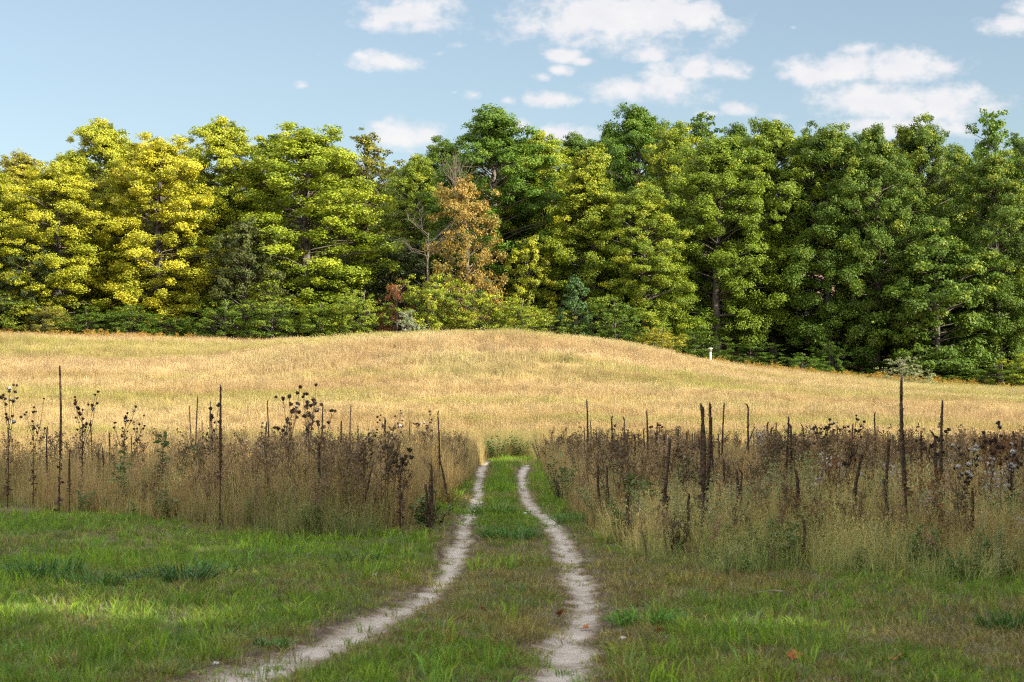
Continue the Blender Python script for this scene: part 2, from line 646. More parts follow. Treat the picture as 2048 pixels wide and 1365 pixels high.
def build_ground():
    xs = lines((-700, -100, 60), (-100, -50, 5), (-50, -16, .8), (-16, -3.4, .3), (-3.4, 3.4, .07), (3.4, 16, .3), (16, 50, .8), (50, 100, 5), (100, 701, 60))
    ys = lines((-400, -60, 40), (-60, 6, 3), (6, 30, .14), (30, 92, .35), (92, 150, .6), (150, 210, 3), (210, 300, 15), (300, 1300, 100))
    X, Y = np.meshgrid(xs, ys)
    Z = terrain(X, Y)
    nx, ny = len(xs), len(ys)
    i = np.arange(ny - 1)[:, None] * nx
    j = np.arange(nx - 1)[None]
    q = np.stack([i + j, i + j + 1, i + nx + j + 1, i + nx + j], -1).reshape(-1, 4)
    n1 = fbm(X * .8, Y * .8, 21)[..., None]
    soil = np.array([.060, .060, .022]) * (1 - n1) + np.array([.115, .092, .045]) * n1
    straw = np.array([.36, .25, .10]) * (.75 + .5 * fbm(X / 6, Y / 3, 8)[..., None])
    litter = np.array([.06, .04, .022])
    a = np.clip((Y - 80) / 12, 0, 1)[..., None]
    b = np.clip((Y - 147) / 4, 0, 1)[..., None]
    g = (soil * (1 - a) + straw * a) * (1 - b) + litter * b
    edge = np.exp(-(np.clip(rut_dist(X, Y), 0, 9) / .16) ** 2)[..., None]
    g = g * (1 - edge * .8) + np.array([.13, .095, .065]) * edge * .8
    g = np.concatenate([g, np.ones_like(g[..., :1])], -1)
    me = mesh_np('ground', np.stack([X, Y, Z], -1).reshape(-1, 3), np.full(len(q), 4), q.ravel(), {'gcol': g.reshape(-1, 4)}, True)
    me.materials.append(ground_mat())
    obj('ground', me, kind='structure')


def build_rut(tab, seed, mat):
    ys = np.arange(7.5, 92, .07)
    x, w = rut(tab, ys)
    k = 13
    t = np.linspace(-1, 1, k)
    le = w / 2 * (1.32 + .95 * (fbm(ys * 1.1, ys * 0 + seed, seed, 4) - .45))
    ri = w / 2 * (1.32 + .95 * (fbm(ys * 1.1, ys * 0 + seed + 5, seed + 9, 4) - .45))
    X = x[:, None] + np.where(t[None] < 0, t[None] * le[:, None], t[None] * ri[:, None]) + (fbm(ys * .4, ys * 0, seed + 3, 2) - .5)[:, None] * .12
    Y = np.broadcast_to(ys[:, None], X.shape)
    Z = terrain(X, Y) + .016 - .018 * np.abs(t[None]) ** 4
    n = len(ys)
    i = np.arange(n - 1)[:, None] * k
    j = np.arange(k - 1)[None]
    q = np.stack([i + j, i + j + 1, i + k + j + 1, i + k + j], -1).reshape(-1, 4)
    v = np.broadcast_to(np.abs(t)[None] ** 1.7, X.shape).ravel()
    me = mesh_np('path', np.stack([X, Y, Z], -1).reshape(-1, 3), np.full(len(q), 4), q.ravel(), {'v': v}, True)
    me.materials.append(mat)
    obj('path', me, kind='structure')


build_ground()
sm_ = sand_mat()
build_rut(TL, 2, sm_)
build_rut(TR, 7, sm_)


# ------------------------------------------------------------------ trees
def lumpy(rng, c, r, flatz, n, sub=6):
    """n leaf places in a lumpy flattened cushion of radius r"""
    d = rng.normal(size=(sub, 3))
    d /= np.linalg.norm(d, axis=1)[:, None]
    d[:, 2] = d[:, 2] * .7 + .15
    cs = d * rng.uniform(.35, .75, (sub, 1)) * r
    k = rng.integers(0, sub, n)
    e = rng.normal(size=(n, 3))
    e /= np.linalg.norm(e, axis=1)[:, None]
    p = cs[k] + e * (rng.uniform(0, 1, (n, 1)) ** .45) * r * .48
    out = p / (np.linalg.norm(p, axis=1)[:, None] + 1e-6)
    p[:, 2] *= flatz
    return c + p, out


def crown_mesh(name, seed, H, R, zb, nb, prof, leaf=.2, pad=1.0, dens=95, flatz=.55, mat=None, lean=.0, fr=(.42, .7, .97), droop=.22, gaps=.0, up=.34):
    rng = np.random.default_rng(seed)
    mb = MB()
    limbs = []
    off = rng.uniform(0, 50, 2)
    for i in range(nb):
        t = ((i + .5) / nb)
        z0 = zb + (H - zb) * t ** .95
        a = i * 2.39996 + rng.uniform(-.4, .4)
        lob = float(fbm(np.array([a % 6.2832 / 1.25 + off[0]]), np.array([z0 / (H * .19) + off[1]]), 5, 2)[0])
        rr = R * prof(t) * rng.uniform(.72, 1.08) * (.46 + 1.02 * lob) * (1 - .36 * max(0, (t - .74) / .26))
        if lob < .33 and t < .85:
            continue
        rise = (t * .75 - droop) * rr
        if rng.random() < gaps:
            continue
        ends = []
        for f in fr:
            if f < .6 and t < .75 and rng.random() < .35:
                continue
            c = np.array([math.cos(a) * rr * f, math.sin(a) * rr * f, z0 + rise * f]) + rng.normal(size=3) * np.array([.3, .3, .42])
            pr = pad * rng.uniform(.62, 1.2) * (.7 + .3 * f) * (1.0 - .35 * t)
            n = int(dens * pr * pr)
            P, out = lumpy(rng, c, pr, flatz, n)
            axis = np.array([math.cos(a), math.sin(a), .1])
            nn = out * .55 + axis * .3 + np.array([0, 0, up]) + rng.normal(size=(n, 3)) * .42
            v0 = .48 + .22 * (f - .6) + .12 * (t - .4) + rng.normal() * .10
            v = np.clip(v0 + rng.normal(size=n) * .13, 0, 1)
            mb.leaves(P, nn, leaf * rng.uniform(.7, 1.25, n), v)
            ends.append(c)
        if ends:
            limbs.append((z0 - rr * .25, ends[-1]))
    # top tuft
    P, out = lumpy(rng, np.array([0, 0, H - pad * .4]), pad * .8, 1.2, int(dens * pad))
    mb.leaves(P, out + np.array([0, 0, .5]) + rng.normal(size=P.shape) * .4, leaf, np.clip(.5 + rng.normal(size=len(P)) * .1, 0, 1))
    top = max(float(v_[:, 2].max()) for v_ in mb.V)
    mb.V = [v_ * np.array([1, 1, H / top]) for v_ in mb.V]
    limbs = [(z_ * H / top, e_ * np.array([.93, .93, H / top * .97])) for z_, e_ in limbs if e_[2] * H / top < H * .96]
    me = mb.mesh(name, mat or M_LEAF)
    # trunk with its limbs
    tb = MB()
    hz = np.linspace(-.3, H * .86, 9)
    r0 = .018 * H + .02
    wob = np.cumsum(rng.normal(size=(9, 2)) * .05, 0)
    wob -= wob[0]
    path = np.stack([wob[:, 0], wob[:, 1], hz], 1)
    rr_ = r0 * (1 - hz / H * .93) * 1.0 + .015
    rr_[0] *= 1.35
    tb.tube(path, rr_, 9)
    for k, (zz, e) in enumerate(limbs):
        zz = max(zz, zb * .6 + .3)
        zz = min(zz, H * .84)
        s = np.array([np.interp(zz, hz, path[:, 0]), np.interp(zz, hz, path[:, 1]), zz])
        mid = s * .45 + e * .55 + np.array([0, 0, .12 * np.linalg.norm(e - s) * .5])
        tb.tube([s, s * .75 + mid * .25 + [0, 0, .04], mid, e], np.array([.26, .19, .12, .03]) * r0 * (1.1 - zz / H * .5), 5)
    return me, tb.mesh(name + '_trunk', M_BARK, True)


def prof_col(t):      # tall column, full from low down
    return (.80 + .28 * math.sin(min(1, t / .45) * math.pi / 2)) * (1 - max(0, (t - .62) / .38) ** 2.0 * .80) * .95


def prof_cone(t):
    return max(.2, 1.05 * (1 - t ** 2.0)) * (.75 + .25 * min(1, t * 5))


def prof_round(t):
    return .45 + .62 * math.sin(math.pi * min(1, (t * .86 + .10)))


HM = 17.0
MAPLES = [crown_mesh('maple_crown', 31 + i, HM, 3.5, zb, nb, pf, .122, pd, dn, fl, droop=dr)
          for i, (zb, nb, pf, pd, dn, fl, dr) in enumerate([
              (1.0, 185, prof_col, 1.05, 560, .8, .25), (1.2, 175, prof_round, 1.15, 520, .78, .3), (2.6, 180, prof_col, 1.05, 560, .85, .2),
              (1.0, 190, prof_cone, 1.05, 560, .8, .25), (2.8, 170, prof_round, 1.1, 540, .85, .2)])]
OPEN = [crown_mesh('open_crown', 61 + i, HM, 3.3, 2.0, 120, prof_round, .18, .95, 170, .65, gaps=.1) for i in range(2)]
YOUNG = [crown_mesh('understory_crown', 71 + i, 9.0, 2.9, .5, 110, prof_col, .15, .95, 270, .68, fr=(.45, .75, 1.0), droop=.15) for i in range(2)]
LOWM = [crown_mesh('low_maple_crown', 76, 10.0, 3.6, .8, 120, prof_col, .165, 1.1, 300, .68, droop=.25)]
SHRUB = [crown_mesh('shrub_crown', 81 + i, 4.2, 2.3, .15, 70, prof_round, .115, .66, 400, .72, fr=(.45, .75, 1.05), droop=.05, up=.4) for i in range(3)]
RUSTY = crown_mesh('rusty_crown', 91, 11.0, 3.2, 0.8, 110, prof_round, .16, .95, 190, .8, mat=M_ORANGE, gaps=.08, up=.2)
TREES = []


def tree(name, var, x, y, H, R, color, alpha, label, cat='tree', group=None, base=(HM, 3.5), rz=None):
    cme, tme = var
    t = thing(name, label, cat, (x, y, tz(x, y) - .05), random.uniform(0, 6.28) if rz is None else rz, (R / base[1], R / base[1], H / base[0]), group)
    obj('trunk', tme, t)
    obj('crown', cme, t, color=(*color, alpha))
    TREES.append(t)
    return t


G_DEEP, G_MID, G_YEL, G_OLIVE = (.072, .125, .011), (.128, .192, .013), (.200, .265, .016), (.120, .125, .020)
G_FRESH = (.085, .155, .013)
FRONT = [  # px, top py, half width px, distance, variant, colour, turning, label
    (-20, 330, 66, 151, 0, G_YEL, .40, "yellow-green maple cut by the left edge of the photo"),
    (118, 318, 88, 151.5, 1, G_YEL, .48, "broad golden maple with orange-tinted low boughs, near the left edge"),
    (205, 234, 84, 159, 0, G_YEL, .44, "pointed lime-green maple top rising behind the broad golden maple"),
    (318, 264, 96, 153, 1, G_YEL, .58, "deep golden maple with boughs hanging down to the field"),
    (447, 230, 84, 157, 0, G_YEL, .38, "tall yellow maple, highest crown of the golden group"),
    (612, 244, 122, 155, 1, G_YEL, .24, "wide lime-green maple with yellow lower boughs beside the dark gap"),
    (738, 258, 72, 174, 5, G_OLIVE, .22, "dull olive open tree standing back in the dark gap"),
    (835, 305, 62, 166, 0, G_MID, .26, "slim yellow-green tree behind the grey dead tree"),
    (985, 208, 104, 157, 0, G_FRESH, .05, "tall pointed deep green maple behind the orange tree"),
    (1085, 258, 78, 160, 0, G_YEL, .26, "lime-green maple just right of the tall pointed green maple"),
    (1182, 284, 84, 153, 3, G_MID, .32, "cone-topped yellow-green maple with bright low boughs"),
    (1278, 208, 84, 168, 2, G_FRESH, .10, "high spire-topped green maple in the back row"),
    (1288, 362, 74, 151, 0, G_MID, .28, "shorter yellow-green maple in front of the spire-topped maple"),
    (1348, 242, 70, 161, 1, G_MID, .30, "olive-gold round-topped maple beside the spire-topped maple"),
    (1432, 268, 84, 154, 2, G_MID, .16, "green maple with a yellow lowest bough above the white post"),
    (1405, 224, 70, 173, 6, G_DEEP, 0.04, "dark green open crown showing over the maple by the post"),
    (1545, 234, 84, 156, 2, G_MID, .18, "bright green dome-topped maple between two darker maples"),
    (1655, 238, 84, 154, 4, G_DEEP, 0.14, "dark green maple over the pink roof glimpsed in the wood"),
    (1750, 250, 74, 153, 2, G_DEEP, 0.18, "column-shaped dark green maple with a lighter right flank"),
    (1838, 226, 80, 157, 4, G_DEEP, 0.20, "high olive-green maple before the last sky notch"),
    (1872, 452, 96, 149.5, 7, G_DEEP, 0.15, "low broad dark green maple standing forward over the pale willow bush"),
    (1992, 292, 76, 153, 4, G_DEEP, 0.18, "greyish green maple with bare lower trunk near the right edge"),
    (1985, 216, 62, 169, 6, G_FRESH, .12, "twin-topped open green tree behind the greyish maple"),
    (2075, 262, 74, 157, 0, G_DEEP, 0.14, "dark green maple cut by the right edge of the photo")]
VARS = MAPLES + OPEN + LOWM
for (px, top, hw, d, vi, colr, al, lab) in FRONT:
    a, b = ray(px, top)
    x, y = a * d, d
    H = EYE + b * d - tz(x, y) + .05
    tree('maple_tree', VARS[vi], x, y, H, hw * d / F * 1.22, colr, al, lab, group='trees along the edge of the wood', base=(10.0, 3.6) if vi == 7 else (HM, 3.5))
BACK = [(40, 300, G_OLIVE, .45, "bronze-topped tree behind the cut yellow-green maple"), (150, 296, G_MID, .35, "green tree filling the gap behind the broad golden maple"),
        (260, 280, G_MID, .4, "green crown between the pointed lime maple and the deep golden maple"), (385, 285, G_MID, .4, "green crown between the two tallest golden maples"),
        (530, 268, G_MID, .3, "green tree behind the tall yellow maple and the wide lime maple"), (690, 300, G_OLIVE, .2, "dark olive tree at the left of the dark gap"),
        (785, 325, G_DEEP, .1, "dark green tree at the right of the dark gap"), (895, 268, G_DEEP, .12, "dark tree left of the tall pointed green maple top"),
        (1030, 292, G_MID, .2, "green tree behind the tall pointed green maple and its lime neighbour"), (1150, 262, G_DEEP, .05, "dark green tree left of the spire-topped maple"),
        (1225, 248, G_DEEP, .08, "dark green top beside the spire-topped maple"), (1345, 262, G_DEEP, .1, "dark tree hidden behind the olive-gold maple"),
        (1480, 246, G_DEEP, .1, "dark crown filling the gap before the dome-topped maple"), (1610, 262, G_DEEP, .1, "dark crown behind the dome-topped maple"),
        (1700, 262, G_DEEP, .1, "dark crown behind the tree over the pink roof"), (1800, 262, G_DEEP, .1, "dark crown behind the column-shaped maple"),
        (1912, 285, G_DEEP, .1, "dark low crown in the last sky notch"), (2045, 262, G_DEEP, .1, "dark crown behind the maples at the right edge")]
for k, (px, top, colr, al, lab) in enumerate(BACK):
    d = 176 + (k * 7 % 5) * 2.2
    a, b = ray(px, top)
    x, y = a * d, d
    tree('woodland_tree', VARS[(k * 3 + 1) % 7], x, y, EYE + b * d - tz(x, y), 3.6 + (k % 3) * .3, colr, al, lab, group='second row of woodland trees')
for k, px in enumerate(range(-40, 2120, 108)):
    d = 192 + (k * 5 % 4) * 2.5
    top = 318 + (k * 37 % 5) * 9
    a, b = ray(px + (k * 53 % 40), top)
    tree('woodland_tree', MAPLES[(k * 2 + 1) % 5], a * d, d, EYE + b * d - tz(a * d, d), 4.4, (G_MID if px < 700 else G_DEEP), .2, "dim tree deep in the wood, seen only through gaps between the front maples", group='trees deep in the wood')
for k, (x, y, H, colr, al) in enumerate([(-44, 153, 14, G_YEL, .5), (-47, 162, 15.5, G_MID, .4), (-52, 156, 15, G_MID, .4), (44, 156, 17, G_DEEP, .15), (47, 165, 18, G_DEEP, .1), (52, 158, 18, G_DEEP, .1)]):
    tree('woodland_tree', MAPLES[k % 5], x, y, H, 3.8, colr, al, "tree continuing the wood edge past the frame", group='wood edge past the frame')
# understory trees, the rusty tree, the dead tree
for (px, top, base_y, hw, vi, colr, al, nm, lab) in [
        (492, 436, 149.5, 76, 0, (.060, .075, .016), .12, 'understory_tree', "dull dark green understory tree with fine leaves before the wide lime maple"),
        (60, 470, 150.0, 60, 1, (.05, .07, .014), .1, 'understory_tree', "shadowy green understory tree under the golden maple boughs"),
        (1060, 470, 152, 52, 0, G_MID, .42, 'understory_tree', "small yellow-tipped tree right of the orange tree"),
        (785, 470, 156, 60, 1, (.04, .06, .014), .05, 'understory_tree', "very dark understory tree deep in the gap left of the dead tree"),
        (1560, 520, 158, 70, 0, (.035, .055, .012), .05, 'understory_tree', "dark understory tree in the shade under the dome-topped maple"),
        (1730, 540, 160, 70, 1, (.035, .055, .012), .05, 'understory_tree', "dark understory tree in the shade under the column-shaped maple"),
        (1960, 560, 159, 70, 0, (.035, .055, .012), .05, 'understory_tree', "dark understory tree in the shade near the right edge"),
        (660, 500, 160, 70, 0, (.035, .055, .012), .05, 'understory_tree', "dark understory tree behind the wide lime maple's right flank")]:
    a, b = ray(px, top)
    x, y = a * base_y, base_y
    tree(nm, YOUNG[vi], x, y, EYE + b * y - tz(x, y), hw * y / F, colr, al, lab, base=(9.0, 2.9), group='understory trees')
a, b = ray(932, 345)
ORANGE = tree('rusty_tree', RUSTY, a * 149.5, 149.5, EYE + b * 149.5 - tz(a * 149.5, 149.5), 74 * 149.5 / F, (.20, .16, .032), .42, "orange-brown turning tree with bare twigs at its top, in the middle of the wood edge", base=(11.0, 3.2))


def twigs(mb, p, d, L, r, depth, rng, spread=.55, k=5):
    p = np.asarray(p, float)
    d = d / np.linalg.norm(d)
    q = p + d * L * .5 + rng.normal(size=3) * L * .05
    e = q + (d + rng.normal(size=3) * .15) * L * .5
    mb.tube([p, q, e], [r, r * .8, r * .6], k, cap=False)
    if depth == 0:
        return
    for f in range(rng.integers(2, 4)):
        s = q if f == 0 else e
        nd = d + rng.normal(size=3) * spread
        nd[2] += .12
        twigs(mb, s, nd, L * rng.uniform(.6, .85), r * .58, depth - 1, rng, spread, 4)


def dead_tree(px, top, d, H, seed, label):
    a, b = ray(px, top)
    x, y = a * d, d
    z = tz(x, y)
    rng = np.random.default_rng(seed)
    t = thing('dead_tree', label, 'tree', (x, y, z))
    H = EYE + b * d - z
    mb = MB()
    mb.tube([(0, 0, -.2), (.1, 0, H * .3), (.0, .1, H * .6), (.1, 0, H * .85)], [.13, .10, .07, .03], 8)
    obj('trunk', mb.mesh('dead_trunk', M_GREYWOOD, True), t)
    br = MB()
    for i in range(11):
        zz = H * rng.uniform(.35, .84)
        a2 = rng.uniform(0, 6.28)
        twigs(br, (0.05, 0, zz), np.array([math.cos(a2), math.sin(a2), rng.uniform(.2, 1.1)]), H * .13, .03, 3, rng)
    obj('branch', br.mesh('dead_branches', M_GREYWOOD), t)
    return t


dead_tree(855, 425, 148.8, 8, 3, "grey bare dead tree with fine twigs left of the orange tree")
# bare twigs at the top of the rusty tree
rng_ = np.random.default_rng(17)
br = MB()
for i in range(9):
    twigs(br, (rng_.uniform(-.3, .8), rng_.uniform(-1.6, -.6), rng_.uniform(7.5, 9)), np.array([rng_.uniform(-.2, .6), -.2, 1.3]), 1.6, .03, 3, rng_, .4)
obj('bare_twigs', br.mesh('bare_twigs', M_GREYWOOD), ORANGE)

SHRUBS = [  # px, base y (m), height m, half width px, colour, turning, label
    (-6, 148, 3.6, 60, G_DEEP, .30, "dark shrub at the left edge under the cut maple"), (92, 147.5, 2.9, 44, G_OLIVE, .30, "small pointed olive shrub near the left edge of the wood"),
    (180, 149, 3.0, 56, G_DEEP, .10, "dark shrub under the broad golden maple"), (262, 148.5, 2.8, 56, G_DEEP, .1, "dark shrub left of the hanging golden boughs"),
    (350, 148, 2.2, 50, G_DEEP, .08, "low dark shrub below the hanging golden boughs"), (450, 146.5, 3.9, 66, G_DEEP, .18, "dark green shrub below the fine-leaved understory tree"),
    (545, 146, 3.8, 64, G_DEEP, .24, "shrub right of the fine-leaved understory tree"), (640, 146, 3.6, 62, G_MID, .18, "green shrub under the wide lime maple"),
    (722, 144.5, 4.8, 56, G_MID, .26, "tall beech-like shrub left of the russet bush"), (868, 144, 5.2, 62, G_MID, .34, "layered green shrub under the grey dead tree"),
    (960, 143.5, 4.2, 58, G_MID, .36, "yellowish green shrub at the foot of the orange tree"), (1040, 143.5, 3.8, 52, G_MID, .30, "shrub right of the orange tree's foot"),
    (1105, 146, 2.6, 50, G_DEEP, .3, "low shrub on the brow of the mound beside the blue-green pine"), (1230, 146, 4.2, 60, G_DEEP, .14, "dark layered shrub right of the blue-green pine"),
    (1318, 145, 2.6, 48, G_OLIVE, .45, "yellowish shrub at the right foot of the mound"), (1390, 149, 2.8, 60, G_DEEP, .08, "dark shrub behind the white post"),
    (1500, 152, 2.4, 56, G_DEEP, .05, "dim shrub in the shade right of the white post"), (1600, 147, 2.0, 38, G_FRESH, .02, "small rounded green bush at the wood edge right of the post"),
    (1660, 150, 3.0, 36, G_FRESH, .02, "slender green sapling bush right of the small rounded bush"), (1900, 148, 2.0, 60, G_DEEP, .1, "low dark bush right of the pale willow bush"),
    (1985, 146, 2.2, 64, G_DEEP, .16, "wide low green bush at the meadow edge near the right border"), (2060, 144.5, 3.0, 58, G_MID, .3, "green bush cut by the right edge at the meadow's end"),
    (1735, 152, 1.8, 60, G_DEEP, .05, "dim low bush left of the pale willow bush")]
for k, (px, y, H, hw, colr, al, lab) in enumerate(SHRUBS):
    a, _ = ray(px, 600)
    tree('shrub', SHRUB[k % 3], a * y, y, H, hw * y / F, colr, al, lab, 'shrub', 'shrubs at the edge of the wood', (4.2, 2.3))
# special bushes
RUSSET = crown_mesh('russet_crown', 96, 4.0, 1.7, .1, 44, prof_round, .10, .55, 330, .8, mat=M_ORANGE, gaps=.1, up=.1)
a, _ = ray(792, 600)
tree('russet_bush', RUSSET, a * 145.5, 145.5, 5.0, 1.45, (.16, .055, .022), .3, "dark russet-red bush left of the orange tree", 'shrub', None, (4.0, 1.7))
WILLOW = crown_mesh('willow_crown', 97, 2.4, 1.5, .05, 40, prof_round, .09, .42, 520, .8, fr=(.5, .8, 1.05), up=.2)
a, _ = ray(816, 650)
tree('silvery_bush', WILLOW, a * 138, 138, 2.3, .8, (.24, .27, .17), .02, "small silvery pale green bush on the crest of the meadow", 'shrub', None, (2.4, 1.5))
a, _ = ray(1808, 745)
tree('willow_bush', WILLOW, a * 141, 141, 2.3, 1.75, (.20, .22, .10), .04, "pale greyish willow bush at the meadow edge below the low maple", 'shrub', None, (2.4, 1.5))
PINE = crown_mesh('pine_crown', 98, 6.0, 2.0, .3, 60, prof_cone, .16, .62, 330, .8, fr=(.5, .8, 1.0), up=.1, droop=.1)
a, _ = ray(1152, 600)
tree('young_pine', PINE, a * 146, 146, 5.4, 1.5, (.062, .118, .032), .0, "young blue-green pine at the right side of the mound", 'tree', None, (6.0, 2.0))

# the woodland edge to the right of and behind the camera, whose shade lies on the near field
SHADE = [(15, -4), (23, -9), (32, -8), (41, -12), (26, 3), (35, 2), (45, -1), (17.5, 14), (25, 13), (34, 12), (44, 10), (19.5, 24), (27, 23), (36, 22), (46, 20),
         (29, 33), (38, 32), (48, 30), (23.5, 44), (31, 43), (40, 42), (50, 40), (27, 54), (35, 53), (44, 52), (54, 50)]
for k, (x, y) in enumerate(SHADE):
    tree('shade_tree', MAPLES[k % 5], x, y, 20.5 + (k * 5 % 4), 5.2, G_DEEP, .1, "tall maple of the wood beside the track, whose shade lies on the near field", 'tree', 'wood beside the track')

# ------------------------------------------------------------------ house glimpsed in the wood
M_WALL = rough_mat('pale_siding', (.42, .30, .27), (.5, .38, .34), 3, .8, .2, (.2, .2, 8))
M_ROOF = rough_mat('brown_shingle', (.17, .10, .08), (.28, .17, .14), 8, .9, .5)
M_GLASS = rough_mat('dark_glass', (.03, .035, .04), (.05, .055, .06), 2, .1, .0)
M_WHITE = rough_mat('white_paint', (.62, .6, .58), (.78, .77, .75), 8, .6, .1)


def box(mb, x0, x1, y0, y1, z0, z1):
    V = [(x, y, z) for z in (z0, z1) for y in (y0, y1) for x in (x0, x1)]
    f = [0, 2, 3, 1, 4, 5, 7, 6, 0, 1, 5, 4, 1, 3, 7, 5, 3, 2, 6, 7, 2, 0, 4, 6]
    mb.add(V, [4] * 6, f)


def house():
    a, b = ray(1545, 590)
    y = 172.0
    x = a * y
    z = tz(x, y)
    t = thing('house', "pale pinkish house with brown roof, glimpsed through the maples right of the white post", 'house', (x, y, z), .12)
    w, dp, h = 7.2, 4.0, 4.4
    m = MB()
    box(m, -w, w, -dp, dp, -.5, h)
    m.add([(-w, -dp, h), (-w, dp, h), (-w, 0, h + 2.2), (w, -dp, h), (w, dp, h), (w, 0, h + 2.2)], [3, 3], [0, 1, 2, 3, 5, 4])
    obj('wall', m.mesh('house_wall', M_WALL), t)
    r = MB()
    for s in (-1, 1):
        V = [(-w - .4, s * (dp + .5), h - .26), (w + .4, s * (dp + .5), h - .26), (w + .4, 0, h + 2.28), (-w - .4, 0, h + 2.28)]
        V += [(p, q, c + .14) for p, q, c in V]
        r.add(V, [4] * 6, [0, 1, 2, 3, 4, 7, 6, 5, 0, 4, 5, 1, 1, 5, 6, 2, 2, 6, 7, 3, 3, 7, 4, 0])
    ro = obj('roof', r.mesh('house_roof', M_ROOF), t)
    c = MB()
    box(c, 2.0, 2.7, -.3, .4, h + 1.6, h + 3.1)
    obj('chimney', c.mesh('chimney', M_ROOF), ro)
    for wx in (-5.2, -2.6, 2.4, 5.0):
        f = MB()
        for q in ((-.6, .6, -.62, -.52), (-.6, .6, .62, .52), (-.6, -.5, -.52, .52), (.5, .6, -.52, .52), (-.025, .025, -.52, .52)):
            box(f, wx + min(q[:2]), wx + max(q[:2]), -dp - .06, -dp - .003, 2.6 + min(q[2:]), 2.6 + max(q[2:]))
        wo = obj('window', f.mesh('window_frame', M_WHITE), t)
        g = MB()
        box(g, wx - .5, wx + .5, -dp - .03, -dp - .004, 2.08, 3.12)
        obj('pane', g.mesh('window_pane', M_GLASS), wo)
    dmb = MB()
    box(dmb, -.5, .5, -dp - .05, -dp - .003, .1, 2.2)
    obj('door', dmb.mesh('house_door', M_WHITE), t)


house()


def post():
    a, _ = ray(1421, 722)
    x, y = a * 142.5, 142.5
    z = tz(x, y)
    t = thing('birdhouse_post', "white post with a small capped box on top, at the meadow's far edge", 'post', (x, y, z))
    m = MB()
    m.tube([(0, 0, -.2), (0, 0, 1.02)], [.075, .07], 10)
    obj('post', m.mesh('white_post', M_WHITE, False), t)
    m = MB()
    m.tube([(0, 0, 1.02), (0, 0, 1.08), (0, 0, 1.10), (0, 0, 1.24)], [.08, .11, .12, .12], 10)
    obj('box', m.mesh('post_box', M_GREYWOOD), t)
    m = MB()
    m.tube([(0, 0, 1.243), (0, 0, 1.265), (0, 0, 1.30)], [.17, .17, .10], 12)
    obj('cap', m.mesh('post_cap', M_WHITE), t)


post()

# ------------------------------------------------------------------ scattered ground cover
SRC = bpy.data.collections.new('ground_cover_sources')


def src(name, mb):
    o = bpy.data.objects.new(name, mb.mesh(name, M_BLADE))
    return o


def lawn_tuft(seed, n, h, r, w, lean=.5):
    rng = np.random.default_rng(seed)
    mb = MB()
    a = rng.uniform(0, 6.28, n)
    rr = r * np.sqrt(rng.uniform(0, 1, n))
    root = np.stack([np.cos(a) * rr, np.sin(a) * rr, np.full(n, -.01)], 1)
    hh = h * rng.uniform(.45, 1.1, n)
    b = a + rng.normal(size=n) * .9
    l = hh * lean * rng.uniform(.1, 1.2, n)
    tip = root + np.stack([np.cos(b) * l, np.sin(b) * l, hh], 1)
    bend = np.stack([-np.cos(b) * l * .3, -np.sin(b) * l * .3, hh * .35], 1)
    mb.blades(root, tip, w * rng.uniform(.6, 1.3, n), rng.uniform(0, 1, n), bend)
    return mb


def tall_tuft(seed, n, r=.2, w=.006, head=.02):
    rng = np.random.default_rng(seed)
    mb = MB()
    a = rng.uniform(0, 6.28, n)
    rr = r * np.sqrt(rng.uniform(0, 1, n))
    root = np.stack([np.cos(a) * rr, np.sin(a) * rr, np.zeros(n)], 1)
    hh = rng.uniform(.5, 1.08, n)
    l = hh * np.abs(rng.normal(size=n)) * .19
    b = rng.uniform(0, 6.28, n)
    tip = root + np.stack([np.cos(b) * l, np.sin(b) * l, hh], 1)
    bend = np.stack([-np.cos(b) * l * .4, -np.sin(b) * l * .4, hh * .04], 1)
    v = rng.uniform(0, 1, n)
    mb.blades(root, tip, w, v, bend)
    # seed heads
    k = n * 3
    i = rng.integers(0, n, k)
    f = rng.uniform(.82, 1.0, k)[:, None]
    p = root[i] + (tip - root)[i] * f + rng.normal(size=(k, 3)) * .006
    mb.leaves(p, rng.normal(size=(k, 3)) * [1, 1, .2], head * rng.uniform(.7, 1.6, k), np.clip(v[i] * .6 + .4, 0, 1), .2, 0, T=np.tile([0, 0, 1.], (k, 1)) + rng.normal(size=(k, 3)) * .25)
    # leaves at the foot
    m = n
    a = rng.uniform(0, 6.28, m)
    rr = r * 1.1 * np.sqrt(rng.uniform(0, 1, m))
    root = np.stack([np.cos(a) * rr, np.sin(a) * rr, np.zeros(m)], 1)
    hh = rng.uniform(.2, .6, m)
    b = rng.uniform(0, 6.28, m)
    l = hh * rng.uniform(.1, .6, m)
    mb.blades(root, root + np.stack([np.cos(b) * l, np.sin(b) * l, hh], 1), .007, rng.uniform(0, .5, m), np.stack([-np.cos(b) * l * .3, -np.sin(b) * l * .3, hh * .25], 1))
    return mb


